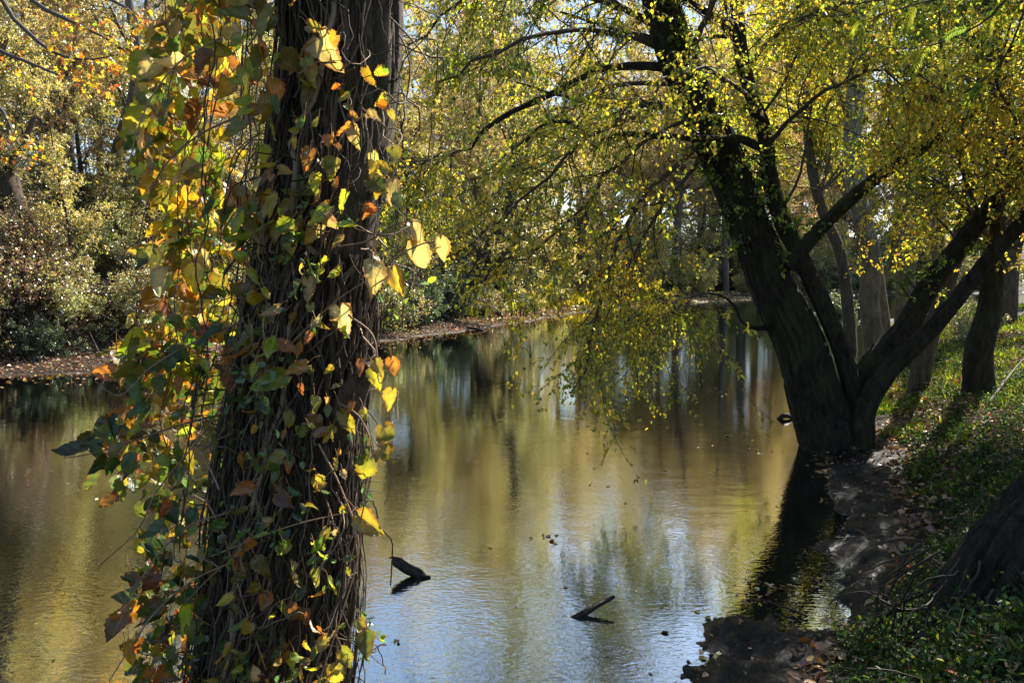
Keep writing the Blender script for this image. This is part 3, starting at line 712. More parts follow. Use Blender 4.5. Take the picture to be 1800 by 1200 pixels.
# far-bank trees the photograph shows one by one
big_tree('ivy_clad_tree', 'dark ivy-covered trunk leaning left at the left edge on the far bank', path([(62, 500, 21), (45, 420, 21), (22, 350, 21), (0, 290, 21), (-30, 200, 21), (-60, 60, 21), (-80, -80, 21)]),
         [.36, .33, .3, .28, .25, .2, .08], mat=M_bark, nl=16, lt=.35, limb=(2.2, 4.), mix=dict(lime=2, yellow=2, green=1.5, tan=1), seed=31, per=22, size=(.05, .08))
big_tree('grey_tree', 'grey tree with arching branches of red and orange leaves at upper left', path([(180, 480, 25), (196, 330, 25), (214, 250, 25), (236, 175, 25), (240, 90, 25), (225, 0, 25), (200, -140, 25)]),
         [.26, .23, .21, .19, .16, .13, .05], mat=M_bark_grey, nl=7, lt=.4, limb=(2.2, 4.), mix=dict(yellow=2, lime=2, orange=.7, red=.2, tan=1), seed=32, per=16, size=(.06, .09))
big_tree('forked_tree', 'dark forked tree leaning over the far bank beside the wooden stakes', path([(800, 560, 36), (825, 510, 36), (850, 460, 36), (880, 400, 36), (905, 310, 36), (900, 180, 36)]),
         [.5, .42, .33, .27, .2, .08], mat=M_bark, nl=16, lt=.3, limb=(2.5, 5), mix=MIXY, seed=33, per=16,
         extra=[(path([(815, 545, 36), (835, 500, 36.2), (842, 440, 36.4), (820, 370, 36.5)]), (.28, .1))])

# red and orange sweetgum-like spray hanging into the upper left corner
def overhang(name, label, cat, limbs, mix, seed, size, tpl, sub=(10, (.5, 1.)), twig=(6, (.2, .45)), per=6, mat=M_leaf, hang=.6, droop=-.06):
    A = [spline(path(l), 10) for l, w in limbs]; R = [np.linspace(w[0], w[1], 10) for l, w in limbs]
    return A, R
def corner_tree():
    # a tree left of the picture on the far bank; its branches reach into the upper left corner
    D = 13.5
    base = np.array([-13.5, 15.6, hz(-13.5, 15.6)])
    base = np.array([-12.2, 17.5, hz(-12.2, 17.5)])
    e = empty('sweetgum_tree', base, 'tree just outside the left edge whose thin branches carry red and orange leaves', 'tree')
    tm = MB(); trunk_mesh(tm, [base + (0, 0, -.3), base + (.1, 0, 3), base + (.0, 0, 6), base + (.3, 0, 10)], [.2, .18, .14, .05], 24, 60, .015, 9, 77); shift(tm, base); tm.build('trunk', M_bark, e)
    top = base + (0, 0, 5.2)
    limbs = []
    for l in ([(-10, -60, 15), (60, 5, 14.5), (130, 40, 14), (190, 70, 13.7), (245, 108, 13.5)], [(-40, -20, 15), (30, 40, 14.6), (90, 90, 14.2), (150, 105, 14), (215, 95, 13.8)],
              [(-60, 60, 16), (0, 90, 15.5), (50, 110, 15), (110, 135, 14.8), (150, 150, 14.6)], [(-60, 150, 16.5), (0, 190, 16), (25, 240, 15.7), (50, 285, 15.5)],
              [(-30, -80, 15), (80, -40, 14.6), (170, -10, 14.2), (230, 20, 14), (250, 60, 13.8)]):
        limbs.append((spline([top] + path(l), 14), np.linspace(.06, .008, 14)))
    LP = np.stack([a for a, b in limbs]); LR = np.stack([b for a, b in limbs])
    w = MB(); f = MB(); tubes(w, LP, LR, 6, (.10, .085, .07))
    crown_from(LP, LR, w, f, (9, (.5, 1.3)), (5, (.2, .5)), 4, (.055, .095), dict(red=1.8, orange=1.6, gold=1.2, yellow=1.4, lime=1.3, brown=1.4, green=.4), T_LOB, -.06, 61, hang=.7, tmin=.4, twigcol=(.09, .07, .055), scale=1.2)
    shift(w, base); shift(f, base); w.build('branches', M_twig, e); f.build('crown', M_leaf, e, smooth=False)
corner_tree()

# ---- undergrowth: shrubs
def proto_shrub(label, mix, seed, h=2., per=22, n=26, size=(.045, .075), arch=-.08, group=None):
    e = empty('shrub', (0, 0, 0), label, 'shrub', group)
    S = np.array([[[0, 0, -.2], [0, 0, .1], [0, 0, .3]]]); P, R = grow(S, np.full((1, 3), .05), n, (h * .8, h * 1.5), (.1, 1.0), 0, 9, arch + .05, .12, .5, .008)
    w = MB(); f = MB(); tubes(w, P, R, 4, (.11, .09, .07))
    T, TR = grow(P, R, 10, (.3, .9), (.3, 1.1), .15, 6, arch, .2, .5, .003); tubes(w, T, TR, 3, (.12, .10, .08))
    T2, TR2 = grow(T, TR, 4, (.12, .4), (.3, 1.1), .15, 4, arch, .2, .5, .002)
    leaf_twigs(f, T2, per, size, mix, T_DIA, .2, seed, flat=.5, off=.04)
    w.build('branches', M_twig, e); f.build('foliage', M_leaf_far, e, smooth=False)
    return e
shr = [proto_shrub('dense pale green shrub in the far bank thicket', dict(lime=2.4, green=2, yellow=1, grey=1.2, tan=1), 201, 2.2, 11, group='pale green shrubs of the far bank'),
       proto_shrub('dark green shrub low on the far bank', dict(green=3, dark=3, bluegreen=.3, olive=1.5, lime=.8), 202, 1.7, 14, group='dark green shrubs of the far bank'),
       proto_shrub('brown twiggy shrub with few dry leaves on the far bank', dict(tan=3, pink=.8, brown=2, lime=2, olive=2, orange=.4), 203, 2.0, 6, group='brown twiggy shrubs of the far bank'),
       proto_shrub('bright yellow shrub sunlit on the low far bank', dict(yellow=4, lime=3, gold=.6), 204, 1.6, 14, group='bright yellow shrubs of the low far bank')]
f2 = [True] * 4
for p in along(LEFT, 40, (2.0, 4.6), .7): place(shr, int(RNG.choice([0, 1, 2], p=[.3, .2, .5])), p[0], p[1], U(.5, .9), first=f2)
for p in along(LEFT, 30, (2.6, 6.5)) + along(MID, 22, (2.4, 6)) + along(END, 14, (2.4, 6)):
    w = [.06, .10, .82, .02] if p[0] < -5 else ([.45, .35, .15, .05] if p[0] < 3 else [.4, .2, .15, .25])
    place(shr, int(RNG.choice(4, p=w)), p[0], p[1], U(.8, 1.35), first=f2)
for p in along(LEFT, 16, (6, 12)) + along(MID, 14, (7, 16)) + along(END, 8, (7, 16)): place(shr, int(RNG.choice(4, p=[.4, .1, .42, .08])), p[0], p[1], U(1.1, 1.9), first=f2)
for x, y, i, s in ((-5.2, 28.3, 1, 1.2), (-3.6, 30.5, 1, 1.1), (-2.6, 34.2, 1, 1.0), (-6, 26.8, 1, 1.2), (-4.6, 27.6, 0, 1.0), (2.4, 47, 3, 1.0), (1.0, 43, 3, .8), (-1.4, 36.5, 2, .9), (-12.5, 20.5, 2, 1.0), (-15, 19.5, 2, 1.1), (-9.8, 21.8, 2, 1.1)):
    place(shr, i, x, y, s, first=f2)
for p in along(END, 26, (4, 16)) + along(NB[2:], 20, (-34, -8)):
    if p[1] > 34: place(shr, int(RNG.choice(4, p=[.5, .1, .2, .2])), p[0], p[1], U(1.8, 3.2), first=f2)
for p in along(NB, 30, (-34, -5)):
    if p[1] > 26 and not (p[0] / p[1] > .52 and p[1] < 30): place(shr, int(RNG.choice(4, p=[.5, .3, .1, .1])), p[0], p[1], U(.6, 1.1), first=f2)
for (px, py, d, i, s) in ((1470, 520, 42, 1, 1.), (1700, 560, 19, 0, .5), (1600, 600, 17, 1, .4)):
    q = at(px, py, d); place(shr, i, q[0], q[1], s, first=f2)
for k, o in enumerate([]): pass
for o in list(sc.objects):
    if o.name.startswith('shrub') and o.parent is None and o.location.x > 6 and o.location.y < 50 and o.location.x > .3 * o.location.y:
        pass

# ------------------------------------------------------------------ ground litter, grass, weeds, reeds
def scatter(n, xr, yr, cond):
    """random land points inside a box that satisfy cond(dn, df, x, y, z)"""
    X = []; tot = 0
    while tot < n:
        x = U(*xr, 40000); y = U(*yr, 40000); z, dn, df = land(x, y); k = cond(dn, df, x, y, z)
        q = np.stack([x, y, z], -1)[k]; X.append(q); tot += len(q)
        if len(X) > 60: break
    return np.concatenate(X)[:n]

def litter(name, label, P, size, mix, seed, tpl=T_OVA, tilt=.5, lift=.01):
    n = len(P); mb = MB(); d = RNG.normal(size=(n, 3)) * np.array([1, 1, .25]); nm = np.array([0, 0, 1.]) + RNG.normal(size=(n, 3)) * tilt
    leaves(mb, P + np.array([0, 0, lift]) * U(.5, 2, (n, 1)), d, nm, U(*size, n), tpl, cols(n, mix, P, seed, 1.5, .35))
    o = mb.build(name, M_litter, smooth=False); tag(o, label, 'leaves', kind='stuff'); return o
FOV = lambda x, y: np.abs(x) < .72 * y + .6
litter('leaf_litter', 'dry brown and pink fallen leaves strewn over the far mud shelf', scatter(26000, (-16, 12), (13, 62), lambda dn, df, x, y, z: (df > .1) & (df < 3.4) & FOV(x, y)), (.05, .11), dict(pink=3, tan=2, brown=2, orange=.5), 1)
litter('leaf_litter', 'brown and yellow fallen leaves scattered on the grassy right bank', scatter(21000, (0, 16), (1.5, 24), lambda dn, df, x, y, z: (dn > .55) & FOV(x, y)), (.03, .085), dict(pink=2, tan=2.4, brown=1.8, orange=.6, gold=.8), 2, T_OVA, .7, .035)
litter('leaf_litter', 'scraps of wet leaves and twigs on the dark mud beside the water', scatter(1500, (0, 8), (3, 16), lambda dn, df, x, y, z: (z > .0) & (dn > -.4) & (dn < 1.3) & FOV(x, y)), (.012, .05), dict(pink=2, tan=3, brown=4, gold=.4), 3, T_OVA, .6)

litter('leaf_litter', 'leaves and drift covering the far shore where the river bends, coloured pale for the sunlit glint of its mud', scatter(9000, (-2, 34), (34, 84), lambda dn, df, x, y, z: (df > .05) & (df < 4.5) & FOV(x, y)), (.12, .24), dict(tan=4, pale=2, pink=1.5, gold=1), 14)  # pale leaf colours stand in for sunlit, glinting mud

def grass():
    P = scatter(25000, (1, 22), (3, 34), lambda dn, df, x, y, z: (dn > 1.05 - .8 * sst(9, 12, y) + .4 * vn(np.stack([x, y, z * 0], -1) * 1.4, 31)) & FOV(x, y) & (U(0, 1, x.shape) < np.clip(9 / y, .2, 1)) & (vn(np.stack([x, y, z * 0], -1) * .9, 35) + .35 * U(-1, 1, x.shape) > .02))
    n = len(P); mb = MB(); d = np.array([0, 0, 1.]) + RNG.normal(size=(n, 3)) * .45; nm = RNG.normal(size=(n, 3)) * np.array([1, 1, .2])
    sz = U(.035, .11, n) * (1 + P[:, 1] * .03)
    leaves(mb, P - (0, 0, .01), d, nm, sz, T_LAN, cols(n, dict(green=3, lime=2.2, dark=1, tan=1.4), P, 5, .7, .3) * np.array([.8, .9, .8]))
    o = mb.build('grass', M_grass, smooth=False); tag(o, 'short green grass on the right bank', 'grass', kind='stuff')
    Pf = scatter(14000, (-3, 12), (28, 70), lambda dn, df, x, y, z: (df > 2.0) & (df < 9) & (x > -2.5)); n = len(Pf); mb = MB()
    leaves(mb, Pf, np.array([0, 0, 1.]) + RNG.normal(size=(n, 3)) * .35, RNG.normal(size=(n, 3)), U(.25, .6, n), T_LAN, cols(n, dict(lime=4, yellow=3, tan=1), Pf, 6, .3, .25))
    o = mb.build('grass', M_grass, smooth=False); tag(o, 'tall yellow grass glowing on the low far bank', 'grass', kind='stuff')
grass()

def weeds():
    P = scatter(2100, (1, 14), (2.2, 20), lambda dn, df, x, y, z: (dn > .8) & FOV(x, y) & (U(0, 1, x.shape) < np.clip(4.5 / y, .08, 1) ** 1.8))
    n = len(P); k = 7
    S = np.repeat(P, k, 0); D = nrm(np.array([0, 0, .8]) + RNG.normal(size=(n * k, 3)) * .55); L = U(.04, .15, (n * k, 1)); pts = [S]
    for q in range(3): D = nrm(D + (0, 0, -.12) + RNG.normal(size=D.shape) * .1); pts.append(pts[-1] + D * L / 2)
    T = np.stack(pts, 1); w = MB(); tubes(w, T, np.full(T.shape[:2], .0014), 3, (.09, .12, .03))
    leaf_twigs(w, T, 6, (.016, .036), dict(green=3, dark=4, lime=.5, bluegreen=1.5, brown=.5), T_OVA, .0, 9, flat=.75)
    o = w.build('ground_cover', M_grass, smooth=False); tag(o, 'low leafy weeds covering the dark right bank', 'ground cover', kind='stuff')
weeds()

def dry_stems():
    P = scatter(900, (.8, 9), (2.2, 14), lambda dn, df, x, y, z: (dn > .6) & (dn < 3.5) & FOV(x, y)); n = len(P)
    D = nrm(np.array([0, 0, .35]) + RNG.normal(size=(n, 3)) * (.9, .9, .3)); pts = [P]; L = U(.2, .7, (n, 1)) / 8
    for q in range(8): D = nrm(D + (0, 0, -.14) + RNG.normal(size=D.shape) * .12); pts.append(pts[-1] + D * L)
    T = np.stack(pts, 1); w = MB(); c = np.array([(.10, .08, .055)]) * np.exp(RNG.normal(0, .4, (n, 1))); tubes(w, T, np.full(T.shape[:2], .0022), 3, c)
    tag(w.build('dry_stems', M_twig), 'tangle of thin dead stems over the right bank', 'dead stems', kind='stuff')
dry_stems()

def floating():
    P = scatter(1500, (-15, 8), (6, 60), lambda dn, df, x, y, z: (df < .2) & (df > -2.2) & (dn < -1) & (U(0, 1, x.shape) < np.exp(df * 1.2)) & FOV(x, y)); P[:, 2] = .004
    n = len(P); mb = MB(); leaves(mb, P, RNG.normal(size=(n, 3)) * (1, 1, .05), np.array([0, 0, 1.]) + RNG.normal(size=(n, 3)) * .12, U(.05, .11, n), T_OVA, cols(n, dict(tan=3, pink=2, gold=1, brown=2), None))
    P = scatter(130, (-10, 9), (4, 34), lambda dn, df, x, y, z: (df < -.5) & (dn < -.1) & FOV(x, y) & (U(0, 1, x.shape) < np.exp(dn * .5) + .12)); P[:, 2] = .004; n = len(P)
    leaves(mb, P, RNG.normal(size=(n, 3)) * (1, 1, .05), np.array([0, 0, 1.]) + RNG.normal(size=(n, 3)) * .15, U(.03, .065, n), T_OVA, cols(n, dict(tan=3, pale=1, gold=2, brown=2), None))
    q = []
    for px, py in [(1300, 773), (1345, 790), (1240, 783), (1120, 690), (1250, 690), (960, 950), (1262, 1085), (1480, 845), (1440, 815), (1380, 1040), (1325, 1052), (1258, 1160), (1410, 1025), (1340, 1025), (1500, 860), (1470, 880)]:
        for r in range(9): g = gnd(px + U(-32, 32), py + U(-9, 9)); g[2] = .005; q.append(g)
    q = np.array(q); n = len(q)
    leaves(mb, q, RNG.normal(size=(n, 3)) * (1, 1, .05), np.array([0, 0, 1.]) + RNG.normal(size=(n, 3)) * .12, U(.03, .06, n), T_OVA, cols(n, dict(tan=2, pale=2, gold=1, brown=2), None))
    tag(mb.build('floating_leaves', M_litter, smooth=False), 'small fallen leaves drifting on the river along the mud shelf', 'leaves', kind='stuff')
floating()

# ------------------------------------------------------------------ driftwood, logs, stakes, sticks
def stick(name, label, cat, pts, rad, mat=M_wet, sides=16, rings=40, depth=.01, group=None, seed=0, twigs=0):
    pts = [np.asarray(p, float) for p in pts]; b = pts[0].copy()
    m = MB(); P, R = trunk_mesh(m, pts, rad, sides, rings, depth, 6, seed, lump=.2)
    if twigs: T, TR = grow(P[None], R[None], twigs, (.1, .35), (.4, 1.), .2, 5, 0, .2, .4, .003); tubes(m, T, TR, 4, (.08, .07, .05))
    shift(m, b); o = m.build(name, mat); o.location = b; return tag(o, label, cat, group)
def snag():
    g = gnd(742, 1012); h = at(690, 983, g[1]); v = h - g; m = MB()
    trunk_mesh(m, [g + (.02, 0, -.05), g + v * .1, g + v * .5 + (0, 0, -.01), g + v * .85, h], [.03, .034, .036, .034, .022], 40, 60, .016, 9, 3, lump=.3)
    trunk_mesh(m, [g + v * .75 + (0, .01, .0), g + v * .4 + (0, .0, .018), g + v * .15 + (.0, -.01, .022)], [.018, .022, .006], 20, 30, .008, 8, 5, lump=.4)
    trunk_mesh(m, [g + v * .3 + (0, -.02, -.02), g + (.02, -.03, .012), g + (.055, -.03, .006), g + (.07, -.03, -.02)], [.016, .012, .010, .006], 20, 30, .006, 8, 6, lump=.4)
    trunk_mesh(m, [h + (.03, .01, -.01), h + (.0, .01, .012), h + (-.025, .01, .008)], [.02, .012, .004], 16, 16, .004, 8, 7, lump=.4)
    shift(m, g); o = m.build('driftwood', M_wet); o.location = g
    tag(o, 'short black chunk of splintered driftwood in the water just right of the vine-clad trunk', 'driftwood')
snag()
g = gnd(1018, 1083); tp = at(1080, 1048, 5.06)
stick('driftwood', 'slanting dark stick sticking out of the shallow water near the bottom', 'driftwood', [g + (-.12, .0, -.06), g + (0, 0, .005), (g + tp) / 2 + (0, 0, .004), tp], [.02, .024, .02, .012], seed=5, depth=.008)
g = gnd(1372, 736)
stick('driftwood', 'small black snag floating left of the leaning tree base', 'driftwood', [g + (-.05, 0, -.02), g + (.05, 0, .05), g + (.14, 0, .03), g + (.2, 0, -.02)], [.03, .045, .03, .015], seed=6)
for (x0, y0, x1, y1, r, s) in ((880, 553, 800, 563, .16, 8), (790, 572, 660, 562, .10, 9), (860, 582, 820, 570, .07, 10), (720, 545, 860, 560, .09, 12)):
    d = 2.2 * 1400 / (max(y0, y1) - 480); a = at(x0, y0, d); b = at(x1, y1, d + .8)
    a[2] = hz(a[0], a[1]) + r; b[2] = hz(b[0], b[1]) + r * .6
    stick('fallen_log', {8: 'thick dark log lying on the far bank mud beside the stakes', 9: 'long pale driftwood branch along the far mud edge', 10: 'short log with its end dipping in the water below the forked tree', 12: 'dark log under the shrubs left of the forked tree'}[s], 'log',
          [a, (a + b) / 2 + (0, 0, .06), b], [r, r * .85, r * .5], mat=M_bark_grey if s == 9 else M_wet, seed=s, twigs=5)
q = at(158, 585, 18.6); q2 = at(182, 635, 18.0)
stick('dead_stick', 'thin pale stick leaning on the far left mud shelf', 'stick', [q2, (q + q2) / 2, q], [.018, .015, .01], mat=M_bark_grey)
# stakes
dk = 2.2 * 1400 / (562 - 480)
for k in range(9):
    p = at(890 + k * 6.2 + U(-1.5, 1.5), 560, dk + .25 * k); h = U(.35, .62); z = -.15
    tilt = U(-.05, .05)
    m = MB(); trunk_mesh(m, [(0, 0, 0), (tilt / 2, 0, h / 2), (tilt, 0, h)], [.045, .042, .035], 10, 10, .006, 4, k)
    o = m.build('wooden_stake', M_wet); o.location = (p[0], p[1], z + .1)
    tag(o, 'short dark wooden stake in the row on the far bank edge', 'stake', 'row of stakes on the far bank edge')
# small debris sticks near the camera
a = gnd(1663, 1052, .62); b = a + (.10, .25, .13)
stick('dead_stick', 'straight blue-grey stick resting on the weeds at the lower right', 'stick', [a, (a + b) / 2, b], [.006, .0055, .005], mat=M_bark_grey, depth=.001)
a, b, c = gnd(1335, 1052, .01), gnd(1372, 1064, .03), gnd(1420, 1083, .015)
stick('dead_stick', 'thin wet twig lying across the shallow inlet of the mud bank', 'stick', [a, b, c], [.004, .008, .007], depth=.002)
a, b, c = gnd(1452, 868, .03), gnd(1505, 860, .1), gnd(1560, 872, .12)
stick('dead_stick', 'thin arched pale twig over the mud behind the inlet', 'stick', [a, b, c], [.005, .006, .006], mat=M_bark_grey, depth=.001)
a, b = gnd(1740, 705, .6), gnd(1800, 650, .7)
stick('dead_branch', 'dead twiggy branch lying on the sunlit grass at the right edge', 'branch', [a, (a + b) / 2 + (0, 0, .12), b + (0, 0, .2)], [.02, .016, .008], mat=M_bark_grey, twigs=10, depth=.003)

# ---- tree whose root flare fills the lower right corner
def corner_trunk():
    D = 3.7
    b = np.array([2.2, 3.75, hz(2.2, 3.75)])
    e = empty('bank_tree', b, 'dark thick trunk leaning out of the right edge with bare roots and dead vines', 'tree')
    m = MB(); P, R = trunk_mesh(m, [(2.3, 3.75, .05), (2.3, 3.75, .45), (2.4, 3.75, .76), (2.58, 3.73, 1.02), (2.84, 3.7, 1.3), (3.2, 3.65, 1.75), (3.75, 3.6, 2.6), (4.2, 3.7, 4.0), (4.6, 4., 6.), (5, 4.3, 9)], [.30, .28, .26, .245, .235, .22, .21, .2, .16, .05], 160, 420, .05, 15, 51, .0, lump=.13)
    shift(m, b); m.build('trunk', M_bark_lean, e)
    r = MB(); n = 70; A = U(pi * .8, pi * 1.6, n); S = b + np.stack([np.cos(A) * .28 + .1, np.sin(A) * .28, U(.0, .42, n)], -1)
    D_ = nrm(np.stack([np.cos(A), np.sin(A), U(-.8, .1, n)], -1)); pts = [S]
    for q in range(13):
        D_ = nrm(D_ + RNG.normal(size=D_.shape) * .22 + (0, 0, -.1)); p = pts[-1] + D_ * U(.02, .065, (n, 1)); gz = land(p[:, 0], p[:, 1])[0]; p[:, 2] = np.maximum(p[:, 2], gz + .01); pts.append(p)
    T = np.stack(pts, 1); rr = U(.002, .009, (n, 1)) * np.linspace(1, .4, 14)[None]; tubes(r, T, rr, 6, np.array([(.035, .027, .02)]) * np.exp(RNG.normal(0, .3, (n, 1))))
    shift(r, b); r.build('roots', M_twig, e)
    Lp, Lr = grow(P[None], R[None], 16, (2.2, 4.), (.6, 1.3), .72, 9, .05, .14, .4, .012, tip=.2); w = MB(); f = MB(); tubes(w, Lp, Lr, 6, (.07, .06, .045))
    crown_from(Lp, Lr, w, f, (8, (.8, 2)), (8, (.3, .8)), 14, (.05, .08), dict(lime=3, green=3, yellow=1), T_DIA, -.02, 52)
    shift(w, b); shift(f, b); w.build('limbs', M_twig, e); f.build('crown', M_leaf, e, smooth=False)
corner_trunk()

# ------------------------------------------------------------------ the vine-clad trunk in front
FT = 2.45
ftpts = [at(455, 1500, FT), at(470, 1330, FT), at(478, 1200, FT), at(500, 1000, FT), at(516, 800, FT), at(540, 600, FT), at(568, 400, FT), at(592, 250, FT), at(608, 120, FT), at(612, 0, FT), at(618, -150, FT + .03), at(640, -500, FT + .1), at(690, -1100, FT + .3), at(740, -2200, FT + .6)]
pr = lambda w: w / 1400 * FT / 2
ftrad = [pr(w) for w in (340, 290, 262, 236, 214, 196, 186, 186, 188, 192, 190, 180, 150, 60)]
fb = np.array([ftpts[0][0], ftpts[0][1], ftpts[0][2] - .0])
fbase = np.array([ftpts[0][0], FT, hz(ftpts[0][0], FT)])
FTREE = empty('vine_clad_tree', fbase, 'thick dark furrowed trunk in the left foreground hung with vines', 'tree')
def foreground_trunk():
    m = MB(); P, R = trunk_mesh(m, ftpts, ftrad, 220, 1100, .026, 15, 41, .02, lump=.05, zf=4.5); shift(m, fbase); tr_ = m.build('trunk', M_bark_fg, FTREE)
    # broken stub at the right of the trunk
    s = MB(); trunk_mesh(s, [at(588, 790, FT - .1), at(604, 740, FT - .14), at(624, 690, FT - .17), at(652, 640, FT - .2)], [.04, .05, .042, .022], 32, 50, .012, 8, 44); shift(s, fbase); s.build('branch_stub', M_bark_fg, tr_)
    Lp, Lr = grow(P[None], R[None], 10, (1.4, 3.0), (.5, 1.3), .84, 9, .05, .14, .4, .012, tip=.2, bias=(-.2, -.2, .1)); w = MB(); f = MB(); tubes(w, Lp, Lr, 6, (.07, .06, .045))
    crown_from(Lp, Lr, w, f, (8, (.6, 1.6)), (7, (.3, .7)), 10, (.05, .08), dict(lime=3, green=3, yellow=1), T_DIA, -.02, 53)
    shift(w, fbase); shift(f, fbase); w.build('limbs', M_twig, FTREE); f.build('crown', M_leaf, FTREE, smooth=False)
    return P, R
FP, FR = foreground_trunk()

def trunk_at(z):
    i = np.clip(np.searchsorted(FP[:, 2], z), 1, len(FP) - 1); return FP[i], FR[i]

def vine_leaf(mb, pos, tipdir, normal, size, col, spot=.5, curl=None, wid=1., seed=0, fold=None):
    nt_, nu = 15, 9
    t = np.linspace(0, 1, nt_)[:, None]; u = np.linspace(-1, 1, nu)[None]
    w = .46 * wid * np.clip(np.sin(pi * np.clip(t, 0, 1) ** .52), 0, None) ** .8 * (1 - .25 * t)
    w = w * (1 + U(-.28, .28) * np.sign(u) * np.sin(pi * t * U(.8, 1.6))) * (1 + U(-.12, .12) * np.sin(t * 7 + U(0, 6)))
    w[0] = .10; w[-1] = .004
    ser = 1 + .07 * np.where((np.arange(nt_) % 2)[:, None] == 1, 1, -1) * (np.abs(u) > .9)
    x = u * w * ser * np.where(np.abs(u) > .9, 1 - .12 * U(0, 1, w.shape), 1)
    y = t - .22 * np.abs(u) ** 1.3 * (1 - t) ** 3 + .06 * np.abs(u) * (1 - t)
    curl = U(-1.1, .9) if curl is None else curl; fold = U(.0, 1.5) if fold is None else fold
    ph = U(0, 6.28)
    z = fold * np.abs(x) * .6 + .05 * np.sin(t * 9 + u * 2 + ph) * (np.abs(u) ** 1.5) + .025 * np.sin(t * 17 - u * 5 + ph)
    a = curl * t * 1.6                                    # bend along the length
    yy = np.where(abs(curl) > .02, np.sin(a) / (curl * 1.6 + 1e-6), t) + (y - t)
    zz = -(1 - np.cos(a)) / (curl * 1.6 + 1e-6) + z * np.cos(a)
    tw = U(-.5, .5) * t; x2 = x * np.cos(tw) - zz * np.sin(tw) * .3; z2 = zz + x * np.sin(tw)
    d = nrm(np.asarray(tipdir, float)); X = nrm(np.cross(d, np.asarray(normal, float))); Z = np.cross(X, d)
    V = pos + size * (X * x2[..., None] + d * yy[..., None] + Z * z2[..., None])
    idx = np.arange(nt_ * nu).reshape(nt_, nu)
    Q = np.stack([idx[:-1, :-1], idx[:-1, 1:], idx[1:, 1:], idx[1:, :-1]], -1).reshape(-1, 4)
    luv = np.stack([np.broadcast_to(u * .5 + .5, x.shape), np.broadcast_to(t, x.shape), np.full(x.shape, spot)], -1)
    mb.add(V.reshape(-1, 3), Q=Q, C=np.asarray(col), L=luv.reshape(-1, 3))
    # petiole
    st = pos - d * size * U(.3, .6) + np.array([0, 0, size * U(.1, .4)]); pp = spline([st, (st + pos) / 2 + (0, 0, size * .1), pos + d * size * .04], 6)
    return pp

